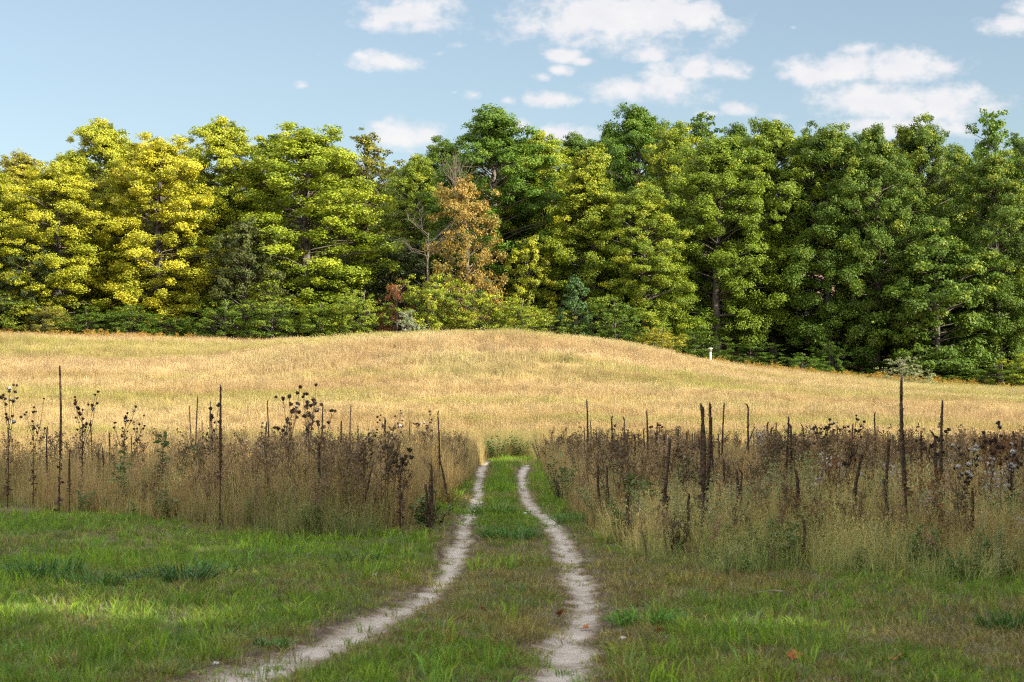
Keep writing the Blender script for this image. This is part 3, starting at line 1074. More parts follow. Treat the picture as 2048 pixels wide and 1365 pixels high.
def weed(seed, n=1, branches=9, seeds=10, size=.022, bushy=.22, leafs=14, v_head=1.0, lsize=.06):
    """upright dry forb, branched near the top and ending in clusters of small seed heads"""
    rng = np.random.default_rng(seed)
    mb = MB()
    for _ in range(n):
        x0 = rng.normal(size=2) * .06 * n
        top = np.array([x0[0] + rng.normal() * .07, x0[1] + rng.normal() * .07, rng.uniform(.8, 1.0)])
        base = np.array([x0[0], x0[1], 0])
        mb.tube([base, (base + top) / 2 + rng.normal(size=3) * .02, top], [.007, .006, .003], 4, 0.1, False)
        for k in range(branches):
            f = rng.uniform(.5, .98)
            s = base + (top - base) * f
            a = rng.uniform(0, 6.28)
            L = bushy * rng.uniform(.4, 1.1) * (1.25 - f * .6)
            e = s + np.array([math.cos(a) * L * .6, math.sin(a) * L * .6, L])
            mb.tube([s, (s + e) / 2 + [math.cos(a) * L * .08, math.sin(a) * L * .08, 0], e], [.004, .003, .002], 3, 0.1, False)
            P = e + rng.normal(size=(seeds, 3)) * size * 1.1 + (s - e) * rng.uniform(0, .45, (seeds, 1))
            mb.leaves(P, rng.normal(size=(seeds, 3)), size * rng.uniform(.6, 1.4, seeds), np.clip(v_head + rng.normal(size=seeds) * .12, 0, 1), .5, .2)
        P = base + (top - base) * rng.uniform(.1, .9, (leafs, 1)) + rng.normal(size=(leafs, 3)) * [.035, .035, .01]
        mb.leaves(P, rng.normal(size=(leafs, 3)) + [0, 0, .4], lsize * rng.uniform(.5, 1.3, leafs), rng.uniform(0, .5, leafs), .2, .1)
    return mb


def leafy_weed(seed, n=5, leaves=40, size=.09, plume=0):
    rng = np.random.default_rng(seed)
    mb = MB()
    for _ in range(n):
        x0 = rng.normal(size=2) * .09
        base = np.array([x0[0], x0[1], 0.])
        top = base + np.array([rng.normal() * .12, rng.normal() * .12, rng.uniform(.65, 1.0)])
        mb.tube([base, (base + top) / 2, top], [.006, .005, .003], 4, .2, False)
        f = rng.uniform(.12, 1, (leaves, 1))
        a = rng.uniform(0, 6.28, leaves)
        dirs = np.stack([np.cos(a), np.sin(a), rng.uniform(-.2, .7, leaves)], 1)
        s = size * rng.uniform(.6, 1.2, leaves)
        P = base + (top - base) * f + dirs * s[:, None] * .55
        mb.leaves(P, np.array([0, 0, 1.]) + rng.normal(size=(leaves, 3)) * .5, s, rng.uniform(0, 1, leaves), .2, .08, T=dirs)
        if plume:
            P = base + (top - base) * rng.uniform(.5, 1.02, (plume, 1)) + rng.normal(size=(plume, 3)) * [.05, .05, .03]
            mb.leaves(P, rng.normal(size=(plume, 3)), .025 * rng.uniform(.6, 1.4, plume), rng.uniform(.5, 1, plume), .35, .1)
    return mb


def make_sources(lst):
    c = bpy.data.collections.new(lst[0][0] + '_sources')
    for i, (n, mb) in enumerate(lst):
        c.objects.link(src('%s_%02d' % (n, i), mb))
    return c


def scatter(name, P, yaw, tilt, scl, idx, c1, c2, collection):
    """one stuff object: its points carry instances of the collection's clumps"""
    n = len(P)
    rot = np.stack([tilt * RNG.normal(size=n), tilt * RNG.normal(size=n), yaw], 1)
    me = mesh_np(name, P, [], [], {'rot': rot, 'scl': scl, 'c1': c1, 'c2': c2})
    at = me.attributes.new('idx', 'INT', 'POINT')
    at.data.foreach_set('value', np.asarray(idx, np.int32))
    me.materials.append(M_BLADE)
    o = obj(name, me, kind='stuff')
    ng = bpy.data.node_groups.new(name, 'GeometryNodeTree')
    ng.interface.new_socket('Geometry', in_out='INPUT', socket_type='NodeSocketGeometry')
    ng.interface.new_socket('Geometry', in_out='OUTPUT', socket_type='NodeSocketGeometry')
    N, L = ng.nodes.new, ng.links.new
    gi, go = N('NodeGroupInput'), N('NodeGroupOutput')
    ci = N('GeometryNodeCollectionInfo')
    ci.inputs['Collection'].default_value = collection
    ci.inputs['Separate Children'].default_value = True
    ci.inputs['Reset Children'].default_value = True
    ip = N('GeometryNodeInstanceOnPoints')
    L(gi.outputs[0], ip.inputs['Points'])
    L(ci.outputs[0], ip.inputs['Instance'])
    ip.inputs['Pick Instance'].default_value = True
    for nm, typ, sock in (('idx', 'INT', 'Instance Index'), ('rot', 'FLOAT_VECTOR', 'Rotation'), ('scl', 'FLOAT_VECTOR', 'Scale')):
        na = N('GeometryNodeInputNamedAttribute')
        na.data_type = typ
        na.inputs['Name'].default_value = nm
        L(na.outputs['Attribute'], ip.inputs[sock])
    L(ip.outputs[0], go.inputs[0])
    md = o.modifiers.new('scatter', 'NODES')
    md.node_group = ng
    return o


def rnd_pts(x0, x1, y0, y1, dens):
    n = int((x1 - x0) * (y1 - y0) * dens)
    return RNG.uniform(x0, x1, n), RNG.uniform(y0, y1, n)


def in_view(x, y, m=3.0):
    return np.abs(x) < .2575 * y + m


def mixc(a, b, t):
    a, b = np.asarray(a, float), np.asarray(b, float)
    t = np.clip(t, 0, 1)[:, None]
    return a * (1 - t) + b * t


def rgba(c):
    return np.concatenate([c, np.ones((len(c), 1))], 1)


XL = np.array([-30, -16, -10, -4.4, -2.6, -1.95, -1.7, -1.55, -1.45, -1.3])
YL = np.array([47, 43, 39, 30, 27.2, 27, 32, 44, 62, 90])
XR = np.array([1.1, 1.22, 1.3, 1.45, 1.7, 2.6, 4.2, 14, 30])
YR = np.array([84, 56, 34, 26, 23.2, 22.2, 21.4, 20.5, 20])


def tall_depth(x, y):
    """metres inside the tall growth (negative outside)"""
    w = (fbm(x * .9, y * .5, 40, 3) - .5) * 2.4
    l = np.where(x < -1.0, y - np.interp(x, XL, YL), -9)
    r = np.where(x > .95, y - np.interp(x, XR, YR), -9)
    side = np.where(x < 0, -1.05 - x, x - 1.0) * 5
    return np.minimum(np.maximum(l, r), side) + w


# --- short grass of the foreground and of the strip between the ruts
LAWN = make_sources([('lawn_tuft', lawn_tuft(1, 26, .10, .07, .0045, .6)), ('lawn_tuft', lawn_tuft(2, 30, .085, .08, .004, .9)), ('lawn_tuft', lawn_tuft(3, 22, .16, .06, .005, .5)),
                     ('lawn_tuft', lawn_tuft(4, 18, .24, .05, .006, .5)), ('lawn_tuft', lawn_tuft(5, 40, .05, .10, .005, 1.3))])


def build_lawn():
    X, Y = [], []
    for (x0, x1, y0, y1, dn) in ((-8, 8, 8.5, 16, 150), (-10, 10, 16, 24, 110), (-14, 14, 24, 34, 55), (-18, 18, 34, 50, 12), (-2.2, 2.2, 34, 60, 50), (-2.6, 2.6, 60, 90, 26)):
        x, y = rnd_pts(x0, x1, y0, y1, dn)
        X.append(x)
        Y.append(y)
    x, y = np.concatenate(X), np.concatenate(Y)
    d = rut_dist(x, y)
    dn = fbm(x * .9, y * .9, 60, 3)
    prob = np.clip((d + .06) / .22 + (dn - .5) * 1.5, .0, 1) * (d > -.3) + .012
    d = d + (fbm(x * 2.2, y * 1.6, 64, 3) - .5) * .22
    mg = np.where(y > 38, .03, .13)
    prob = np.clip((d + mg) / .22, 0, 1) * (.55 + .9 * dn) + .03 + .25 * ((fbm(x * 1.2, y * .8, 66, 3) > .62) & (y < 38))
    keep = in_view(x, y, 2.5) & (RNG.uniform(size=len(x)) < prob) & (tall_depth(x, y) < 1.8)
    x, y, d = x[keep], y[keep], d[keep]
    n = len(x)
    # colour: green with olive brown drier patches, browner next to the ruts and on the right
    dry = fbm(x * .55, y * .30, 71, 4) + .14 * np.exp(-(d / .25) ** 2) + .07 * (x > 1) * np.clip((y - 14) / 4, 0, 1) - .12 * np.exp(-((y - 26.5) / 3.2) ** 2) * (x < -1)
    dry = dry - .16 * np.exp(-((y - 38) / 7.0) ** 2) * (np.abs(x) < 1)
    t = np.clip((dry - .455 + RNG.normal(size=n) * .13) / .20, 0, 1)
    lush = np.clip((fbm(x * .8, y * .5, 77, 3) - .5) / .2, 0, 1)
    c1 = mixc((.080, .150, .014), (.145, .122, .036), t)
    c2 = mixc((.235, .36, .028), (.37, .30, .10), t)
    blue = (RNG.uniform(size=(n, 1)) < .18) * np.array([.8, 1.0, 2.2]) + 0.0
    c1 = c1 * (.55 + .75 * RNG.uniform(size=(n, 1)) ** 1.3)
    c2 = c2 * (.5 + .95 * RNG.uniform(size=(n, 1)) ** 1.3)
    c2 = np.where(blue > 0, c2 * np.array([.75, .95, 2.0]), c2)
    c2 = np.where((lush > .6)[:, None], c2 * np.array([1.15, 1.2, .9]), c2)
    idx = np.where(t > .6, RNG.choice([0, 1, 2, 4], n), RNG.choice([0, 1, 1, 2, 2, 0, 1, 3], n))
    h = (.7 + .5 * RNG.uniform(size=n)) * (.62 + .25 * lush) * np.where(np.abs(d) < .12, .6, 1)
    far = np.clip((y - 30) / 20, 0, 1)
    s = np.stack([1.1 + .5 * far, 1.1 + .5 * far, h * (1 + .7 * far)], 1)
    P = np.stack([x, y, terrain(x, y)], 1)
    scatter('grass', P, RNG.uniform(0, 6.28, n), .12, s, idx, rgba(c1), rgba(c2), LAWN)


build_lawn()

# --- tall dry growth either side of the track
TALL = make_sources([('tall_tuft', tall_tuft(11, 30)), ('tall_tuft', tall_tuft(12, 34, .24)), ('tall_tuft', tall_tuft(13, 26, .16, .006, .026)), ('tall_tuft', tall_tuft(14, 36, .28, .005, .016))])
WEED = make_sources([('weed', weed(21, 2, 12, 12, .024)), ('weed', weed(22, 3, 9, 10, .022, .26)), ('weed', weed(23, 2, 14, 14, .020, .2, 22)),
                     ('weed', leafy_weed(24, 5, 36, .09)), ('weed', leafy_weed(25, 4, 34, .07, 130)), ('weed', weed(26, 2, 9, 7, .024, .22, 20)), ('weed', leafy_weed(27, 6, 46, .13))])


def build_tall():
    X, Y = [], []
    for (x0, x1, y0, y1, dn) in ((-14, 14, 20, 34, 20), (-18, 18, 34, 52, 13), (-27, 27, 52, 88, 8.5), (-3.4, 3.4, 52, 92, 9)):
        x, y = rnd_pts(x0, x1, y0, y1, dn)
        X.append(x)
        Y.append(y)
    x, y = np.concatenate(X), np.concatenate(Y)
    td = tall_depth(x, y)
    end = (y > 85.5) & (np.abs(x) < 4)
    keep = in_view(x, y, 3.5) & ((td > -.2) | end) & (RNG.uniform(size=len(x)) < np.clip(.25 + td * .6, .1, 1) + end)
    x, y, td = x[keep], y[keep], np.maximum(td[keep], end[keep] * 1.0)
    n = len(x)
    right = np.clip((x + .3) / .6, 0, 1)
    h = np.clip(.42 + td * .32, .35, 1.0) * np.where(x < 0, 1.22, 1.0) * (.52 + .86 * fbm(x * .6, y * .35, 82, 3)) * RNG.uniform(.66, 1.14, n)
    h = np.where((x > 0) & (y < 34), h * np.clip(.70 + (y - 21) / 40, .6, 1.0), h)
    pn = fbm(x * .35, y * .25, 85, 3)
    grn = np.clip(.55 - td * .25, 0, .55) + .52 * right * np.clip((35 - y) / 8, 0, 1) + .35 * (1 - right) * np.clip((35 - y) / 6, 0, 1)
    c1 = mixc((.29, .21, .075), (.11, .155, .035), grn + (pn - .5) * .8)
    c2 = mixc((.60, .44, .19), (.20, .245, .065), grn * .75 + (pn - .5) * 1.2 + RNG.normal(size=n) * .15)
    h = np.where((y > 85.5) & (np.abs(x) < 4), RNG.uniform(.8, 1.2, n), h)
    fr = right * np.clip((36 - y) / 8, 0, 1)
    c1 = c1 * (1 + .45 * fr[:, None])
    c2 = c2 * (1 + .35 * fr[:, None])
    grn_end = (y > 85.5) & (np.abs(x) < 4)
    c2[grn_end] = c2[grn_end] * .5 + np.array([.10, .11, .035])
    rust = np.clip((fbm(x * .6, y * .4, 88, 2) - .56) * 5, 0, .6)
    c2 = c2 * (1 - rust[:, None]) + np.array([.30, .15, .055]) * rust[:, None]
    k = RNG.uniform(.75, 1.2, (n, 1))
    idx = RNG.integers(0, 4, n)
    P = np.stack([x, y, terrain(x, y)], 1)
    s = np.stack([np.full(n, 1.0), np.full(n, 1.0), h], 1)
    scatter('tall_grass', P, RNG.uniform(0, 6.28, n), .07, s, idx, rgba(c1 * k), rgba(c2 * k), TALL)
    # forbs among it
    X, Y = [], []
    for (x0, x1, y0, y1, dn) in ((-14, 14, 20, 36, 8.5), (-24, 24, 36, 86, 2.6)):
        a, b = rnd_pts(x0, x1, y0, y1, dn)
        X.append(a)
        Y.append(b)
    x, y = np.concatenate(X), np.concatenate(Y)
    td = tall_depth(x, y)
    pn = fbm(x * .28, y * .16, 91, 3)
    right_n = np.where(x > 0, 1.0, .4)
    want = np.where(x > 0, .14 + 1.9 * (pn - .40), .12 + 2.0 * (pn - .45)) + .38 * (y < 31) * right_n
    keep = in_view(x, y, 3.5) & (td > -.1) & (RNG.uniform(size=len(x)) < want)
    x, y, td, pn = x[keep], y[keep], td[keep], pn[keep]
    n = len(x)
    u = RNG.uniform(size=n)
    right = x > 0
    fluffy = right & (x > 3.6) & (x < 16) & (u < .035)
    plume = right & (y < 33) & (u > .46) | (~right & (u > .93))
    green = (u > .26) & (u < np.where(right & (y < 30), .48, .38)) | ((td < 1.2) & (u > .6))
    idx = np.where(fluffy, 5, np.where(green, RNG.choice([3, 6], n), np.where(plume, 4, RNG.integers(0, 3, n))))
    c1 = np.tile([.20, .15, .062], (n, 1)) * RNG.uniform(.7, 1.5, (n, 1))
    c2 = np.tile([.15, .10, .052], (n, 1)) * RNG.uniform(.3, 2.5, (n, 1))
    rusty = right & (RNG.uniform(size=n) < .22) & (x > 3)
    c2[rusty] = np.array([.20, .085, .03])
    c2[fluffy] = np.array([.46, .42, .38])
    g = np.isin(idx, [3, 6])
    c1[g] = mixc((.065, .11, .03), (.11, .13, .035), RNG.uniform(size=g.sum()))
    c2[g] = mixc((.11, .19, .045), (.21, .22, .06), RNG.uniform(size=g.sum()))
    p = idx == 4
    c1[p] = mixc((.11, .14, .045), (.16, .16, .06), RNG.uniform(size=p.sum()))
    c2[p] = mixc((.26, .29, .10), (.36, .36, .17), RNG.uniform(size=p.sum()))
    h = np.clip(.55 + td * .25, .45, 1.0) * RNG.uniform(.5, 1.2, n) * np.where(g, .75, np.where(p, .85, 1.12)) * np.where(right & (y < 30), np.clip(.78 + (y - 21) / 40, .6, 1), 1.12)
    w = h * RNG.uniform(.85, 1.25, n)
    P = np.stack([x, y, terrain(x, y)], 1)
    scatter('weeds', P, RNG.uniform(0, 6.28, n), .08, np.stack([w, w, h], 1), idx, rgba(c1), rgba(c2), WEED)


build_tall()

# --- sunlit meadow
MEAD = make_sources([('meadow_tuft', tall_tuft(41, 26, .34, .011, .045)), ('meadow_tuft', tall_tuft(42, 30, .38, .010, .04)), ('meadow_tuft', tall_tuft(43, 22, .30, .012, .05))])


def build_meadow():
    x, y = rnd_pts(-48, 48, 85, 149, 9)
    edge = np.interp(x, [-50, -22, -12, 10, 20, 50], [147.5, 147, 146, 145, 146, 145])
    keep = in_view(x, y, 5) & (y < edge + RNG.normal(size=len(x)) * .5) & ~((np.abs(x) < 3) & (y < 87))
    x, y, edge = x[keep], y[keep], edge[keep]
    n = len(x)
    band = fbm(x / 16, y / 3.2, 101, 4)
    fine = fbm(x / 3, y / 2.2, 104, 3)
    green = np.clip((band - .49) * 4.0 + (fine - .5) * 1.0, 0, .85)
    green = np.maximum(green, np.clip((x - 18) / 12, 0, 1) * np.clip((y - 112) / 12, 0, .75))
    brown = np.clip((fbm(x / 9, y / 3.5, 107, 4) - .47) * 4, 0, .9)
    c1 = mixc((.30, .205, .075), (.20, .20, .045), green)
    c2 = mixc((.60, .475, .235), (.39, .375, .09), green)
    pale = np.clip((fbm(x / 20, y / 3.5, 111, 3) - .5) * 4, 0, 1)
    c2 = c2 * (1 - pale[:, None] * .6) + np.array([.70, .54, .33]) * pale[:, None] * .6
    c2 = c2 * (1 - brown[:, None] * .6) + np.array([.36, .235, .105]) * brown[:, None] * .6
    orange = np.clip(1 - (edge - y) / 5, 0, 1) * ((x > 9) | (x < -17))
    c2 = c2 * (1 - orange[:, None] * .8) + np.array([.45, .25, .05]) * orange[:, None] * .8
    k = RNG.uniform(.55, 1.3, (n, 1))
    h = RNG.uniform(.34, .58, n) * (.75 + .5 * fine) * (1 + .25 * (y > 120) * (np.abs(x + 3) < 14))
    P = np.stack([x, y, terrain(x, y)], 1)
    scatter('meadow_grass', P, RNG.uniform(0, 6.28, n), .08, np.stack([np.ones(n) * 1.1, np.ones(n) * 1.1, h], 1), RNG.integers(0, 3, n), rgba(c1 * k), rgba(c2 * k), MEAD)
    # low ferny growth between meadow and wood
    x, y = rnd_pts(-48, 48, 138, 152, 3.2)
    e = np.interp(x, [-50, -22, -12, 10, 20, 50], [147.5, 147, 146.5, 145.5, 146, 145])
    keep = in_view(x, y, 5) & (y > e - 2.2 + RNG.normal(size=len(x)) * .8) & (y < e + 3.5) & (((x > 7) | (x < -15)) | (y > e))
    x, y = x[keep], y[keep]
    n = len(x)
    t = RNG.uniform(size=n)
    gr = np.clip((y - np.interp(x, [-50, -22, -12, 10, 20, 50], [147.5, 147, 146.5, 145.5, 146, 145])) / 2 + RNG.normal(size=n) * .4, 0, 1)
    c1 = mixc((.30, .19, .04), (.085, .10, .02), gr)
    c2 = mixc((.54, .37, .06), (.19, .21, .03), gr)
    h = RNG.uniform(.35, .8, n)
    scatter('ferns', np.stack([x, y, terrain(x, y)], 1), RNG.uniform(0, 6.28, n), .15, np.stack([h * 1.3, h * 1.3, h], 1), RNG.choice([3, 6], n), rgba(c1), rgba(c2), WEED)


build_meadow()

# ------------------------------------------------------------------ mullein stalks
MUL = []


def mullein_mesh(seed, hook=0.0, ragged=1.0):
    """unit-high dry mullein: stem, long seed spike, withered leaves"""
    rng = np.random.default_rng(seed)
    n = 40
    t = np.linspace(0, 1, n)
    ph = rng.uniform(0, 6.28)
    bx = .018 * np.sin(t * 4 + ph) * t + hook * np.clip((t - .93) / .07, 0, 1) ** 2 * .05
    by = .014 * np.sin(t * 5 + ph * 2) * t
    bz = t - hook * np.clip((t - .96) / .04, 0, 1) ** 2 * .02
    path = np.stack([bx, by, bz], 1)
    split = int(n * .42)
    st = MB()
    st.tube(path[:split + 2], np.linspace(.0085, .0068, split + 2), 7)
    sp = MB()
    q = path[split:]
    r = .0128 * (1 - .42 * np.linspace(0, 1, len(q)) ** 1.6) * rng.uniform(.82, 1.15, len(q))
    r[0] *= .6
    r[-1] *= .45
    sp.tube(q, r, 9)
    m = 260
    k = rng.uniform(split, n - 1.2, m)
    c = np.stack([np.interp(k, np.arange(n), path[:, a]) for a in range(3)], 1)
    rr = np.interp(k, np.arange(split, n), r)
    a = rng.uniform(0, 6.28, m)
    out = np.stack([np.cos(a), np.sin(a), rng.uniform(.1, .8, m)], 1)
    sp.leaves(c + out * rr[:, None] * .95, np.cross(out, rng.normal(size=(m, 3))), .0085 * rng.uniform(.7, 1.5, m), .5, .4, .2, T=out)
    lf = MB()
    m = int(46 * ragged)
    f = rng.uniform(.04, .55, m)
    c = np.stack([np.interp(f, t, path[:, a]) for a in range(3)], 1)
    a = rng.uniform(0, 6.28, m)
    out = np.stack([np.cos(a), np.sin(a), rng.uniform(-1.4, .5, m)], 1)
    s = rng.uniform(.02, .065, m) * (1.15 - f)
    lf.leaves(c + out * s[:, None] * .5, np.cross(out, rng.normal(size=(m, 3))), s, .5, .26, .25, T=out)
    return st.mesh('mullein_stem', M_MSTEM, True), sp.mesh('mullein_spike', M_MULLEIN), lf.mesh('mullein_leaves', M_MLEAF)


MULV = [mullein_mesh(200 + i, hk, rg) for i, (hk, rg) in enumerate([(0, 1), (.35, .8), (0, .5), (.9, .7), (0, 1.6), (.6, 1), (0, .8), (-.8, .8)])]
MG = 'dry mullein stalks standing in the weeds'
TALL_L, SHORT_L = "tall thin brown mullein stalk rising from the dry grass left of the track", "short dark mullein stalk sunk in the dry grass left of the track"
TALL_R, SHORT_R = "thin brown mullein stalk rising above the weeds right of the track", "short dark mullein stalk sunk in the weeds right of the track"
MULLEINS = [  # px, top py, distance, thickness, variant, tilt, label
    (121, 729, 35, 1.25, 0, .00, "tallest mullein stalk left of the track, thick and nearly black, left of the loose thistle"),
    (441, 767, 30, 1.15, 6, .00, "tall straight mullein stalk standing at the front edge of the left grass"),
    (380, 808, 46, 1.0, 1, -.02, "slightly bent mullein stalk just left of a straight taller pair"), (396, 789, 44, 1.0, 2, .03, "straight mullein stalk beside the bent one, above the milkweed"),
    (536, 797, 44, 1.0, 1, -.01, "lone thin mullein stalk left of the big thistle"), (646, 806, 42, 1.0, 2, .02, "mullein stalk touching the right side of the big thistle"),
    (702, 807, 46, 1.1, 6, .00, "lone mullein stalk right of the big thistle against the meadow"), (683, 838, 34, 1.15, 2, .02, "thick shorter mullein stalk in front of the lone one right of the big thistle"),
    (877, 818, 42, 1.0, 1, -.01, "last mullein stalk on the left before the track"), (641, 882, 29, 1.3, 4, .01, "ragged leafy mullein stalk at the front edge below the big thistle"),
    (660, 872, 34, 1.3, 3, .02, "hook-topped mullein stalk right of the ragged leafy one"), (667, 880, 33, 1.2, 7, .0, "second hook-topped mullein stalk, bent left"),
    (770, 832, 38, 1.1, 2, .0, "mullein stalk inside the brown thistle clump left of the track"), (877, 905, 36, .9, 5, -.2, "leaning mullein stalk at the right end of the left grass"),
    (183, 838, 44, 1.0, 1, .0, TALL_L), (218, 862, 42, 1.1, 2, .0, SHORT_L), (95, 850, 40, 1.0, 2, .0, SHORT_L), (262, 870, 44, .9, 2, .0, SHORT_L), (205, 893, 38, 1., 6, .0, SHORT_L), (140, 895, 36, 1., 6, .0, SHORT_L),
    (404, 838, 48, .9, 2, .0, TALL_L), (422, 800, 47, 1.0, 0, .0, "slim mullein stalk just left of the tall straight front one"), (533, 842, 42, 1.1, 2, .0, SHORT_L), (463, 893, 40, 1.1, 6, .0, SHORT_L),
    (613, 850, 38, 1.0, 2, .0, SHORT_L), (716, 848, 44, .9, 2, .0, SHORT_L), (820, 838, 60, .8, 2, .0, TALL_L), (850, 966, 29, 1.3, 2, -.02, "stubby dark mullein, left one of the low pair beside the track's left rut"),
    (859, 966, 29, 1.3, 0, .02, "stubby dark mullein, right one of the low pair beside the track's left rut"), (866, 922, 30, 1.0, 3, .0, "crook-topped thin mullein above the low stubby pair"),
    (745, 922, 29, .9, 5, .25, "long mullein stalk leaning to the right across the left grass"), (590, 955, 30, .9, 2, .05, SHORT_L),
    (1173, 797, 42, 1.15, 2, -.01, "first tall mullein stalk right of the track"), (1181, 838, 44, 1.0, 6, .0, "shorter mullein paired with the first tall one right of the track"), (1168, 850, 60, .8, 2, .0, TALL_R), (1192, 853, 60, .8, 2, .0, TALL_R),
    (1225, 828, 40, 1.15, 1, .03, "slightly crooked mullein stalk between the first pair and the thin hooked one"), (1250, 829, 46, 1.0, 3, .0, "thin hook-topped mullein right of the crooked one"), (1257, 857, 44, 1.0, 2, .0, SHORT_R),
    (1293, 819, 40, 1.1, 2, -.01, "straight mullein stalk midway between the track and the thick black pair"), (1287, 852, 42, 1.1, 5, .0, SHORT_R), (1268, 867, 42, 1.2, 2, .0, SHORT_R), (1278, 865, 46, .9, 2, .0, SHORT_R),
    (1315, 842, 44, 1.0, 2, .0, TALL_R), (1327, 866, 34, 1.1, 0, .0, SHORT_R), (1334, 872, 26, 1.4, 4, .03, "thick ragged dark mullein with a broad head left of the black pair"), (1358, 855, 38, 1.2, 2, .0, TALL_R), (1366, 873, 44, .9, 2, .0, SHORT_R),
    (1372, 862, 46, 1.0, 2, .0, TALL_R), (1385, 864, 50, .8, 2, .0, TALL_R), (1389, 864, 52, .8, 2, .0, TALL_R), (1397, 872, 38, 1.2, 2, .0, SHORT_R),
    (1402, 803, 25, 1.45, 6, -.01, "thickest black mullein of the cluster, left one of the pair"), (1408, 811, 25.5, 1.3, 2, .0, "black mullein touching the right side of the thickest one"), (1417, 802, 27, 1.4, 0, .01, "black mullein stalk just right of the thick pair"),
    (1425, 823, 32, 1.1, 3, .0, "hook-topped mullein on the right of the black cluster"), (1436, 866, 42, 1.0, 2, .0, TALL_R), (1446, 803, 36, 1.0, 0, .01, "slender tall mullein standing clear to the right of the black cluster"), (1447, 915, 30, 1.2, 2, .0, SHORT_R),
    (1494, 802, 38, 1.1, 3, -.01, "tall mullein with a small crook at its tip, alone between cluster and pair"), (1506, 852, 42, .8, 2, .35, "short slanting mullein twig beside the crook-tipped stalk"), (1536, 840, 34, 1.3, 1, .0, "left one of two blunt mulleins standing close together"),
    (1542, 849, 34, 1.3, 5, .02, "right one of two blunt mulleins standing close together"), (1553, 843, 42, 1.0, 2, .01, TALL_R), (1528, 890, 36, 1.0, 2, .0, SHORT_R), (1574, 831, 33, 1.1, 0, .02, "mullein stalk right of the blunt close pair"), (1584, 841, 33, 1.2, 3, .0, "strongly hooked mullein left of the rusty thistle"),
    (1563, 870, 44, .9, 2, .0, TALL_R), (1608, 846, 40, 1.0, 7, -.03, TALL_R), (1636, 848, 40, 1.0, 7, -.02, TALL_R), (1674, 848, 40, 1.0, 2, .0, TALL_R), (1706, 845, 38, 1.1, 2, .0, TALL_R), (1718, 903, 25, 1.4, 4, .10, "dark crooked mullein with a side knob, left of the tallest right stalk"),
    (1750, 820, 36, 1.0, 1, .02, "mullein stalk between the rusty thistle and the tallest right stalk"), (1776, 874, 26, 1.3, 4, .02, "ragged dark mullein just left of the tallest right stalk"), (1786, 866, 40, 1.0, 2, .0, SHORT_R),
    (1803, 753, 24, 1.45, 6, -.03, "tallest and boldest mullein stalk right of the track"), (1842, 862, 32, 1.1, 2, .0, TALL_R), (1874, 860, 28, 1.4, 7, -.01, "dark mullein paired closely left of the second tallest right stalk"), (1885, 797, 28, 1.25, 2, .03, "second tallest mullein stalk right of the track"),
    (1860, 890, 32, 1.2, 2, .0, SHORT_R), (1968, 864, 34, 1.2, 2, .0, TALL_R), (1982, 870, 34, 1.2, 2, .0, TALL_R), (2000, 880, 32, 1.2, 1, .0, SHORT_R), (2026, 860, 32, 1.2, 2, .0, TALL_R), (2046, 872, 32, 1.2, 2, .0, TALL_R), (1925, 885, 36, 1.0, 2, .0, SHORT_R),
    (1197, 925, 30, 1.1, 2, -.05, "left one of two low mulleins in the pale grass near the right rut"), (1214, 929, 30, 1.1, 2, -.04, "right one of two low mulleins in the pale grass near the right rut"),
    (1472, 936, 26, 1.4, 2, .0, SHORT_R), (1590, 935, 26, 1.5, 2, .0, SHORT_R), (1380, 984, 25, 1.2, 2, .0, SHORT_R), (1346, 950, 27, 1.1, 3, .05, SHORT_R), (1488, 937, 27, 1.1, 7, .08, SHORT_R),
    (1945, 972, 24, 1.3, 4, .05, "low crooked mullein in the white seed fluff at the right"), (1773, 955, 24, 1.3, 4, .0, SHORT_R), (1608, 1035, 22.5, 1.2, 4, .0, "low grey-brown stalk at the front edge of the right weeds"), (1250, 985, 26, 1.2, 2, -.06, SHORT_R), (1258, 980, 26.5, 1.1, 2, .03, SHORT_R)]
for k, (px, top, d, th, vi, tl, lab) in enumerate(MULLEINS):
    a, b = ray(px, top)
    y = d
    z = EYE + b * d
    H0 = z - tz(a * d, d)
    H = max(H0, .45)
    x = a * y - math.sin(tl) * H
    gz = tz(x, y)
    H = max(.4, (z - gz) / max(.6, math.cos(tl)))
    t = thing('mullein', lab, 'mullein', (x, y, gz - .02), random.uniform(0, 6.28), (th * 1.45, th * 1.45, H), MG)
    t.rotation_mode = 'XYZ'
    if vi in (3, 7, 1, 5):
        t.rotation_euler = (0, tl, 0 if vi != 3 else 3.14)
    else:
        from mathutils import Matrix
        t.rotation_euler = (Matrix.Rotation(tl, 3, 'Y') @ Matrix.Rotation(random.uniform(0, 6.28), 3, 'Z')).to_euler()
    st, sp, lf = MULV[vi]
    obj('stem', st, t)
    obj('seed_spike', sp, t)
    obj('withered_leaves', lf, t)

# ------------------------------------------------------------------ thistles
hm = MB()
hm.blob((0, 0, 0), .017, seed=3, rough=.15, rz=.019, k=9, m=7)
rg = np.random.default_rng(8)
o_ = rg.normal(size=(44, 3))
o_[:, 2] = np.abs(o_[:, 2]) * .6 + rg.uniform(-.5, .9, 44)
o_ /= np.linalg.norm(o_, axis=1)[:, None]
hm.leaves(o_ * .021, np.cross(o_, rg.normal(size=(44, 3))), .02, .5, .2, .1, T=o_)
HEAD_ME = hm.mesh('thistle_head', M_HEAD)
fm = MB()
o_ = rg.normal(size=(150, 3))
o_ /= np.linalg.norm(o_, axis=1)[:, None]
fm.leaves(o_ * .03 * rg.uniform(.3, 1.1, (150, 1)), rg.normal(size=(150, 3)), .035, .5, .14, .1, T=o_)
FLUFF_ME = fm.mesh('thistle_fluff', M_FLUFF)


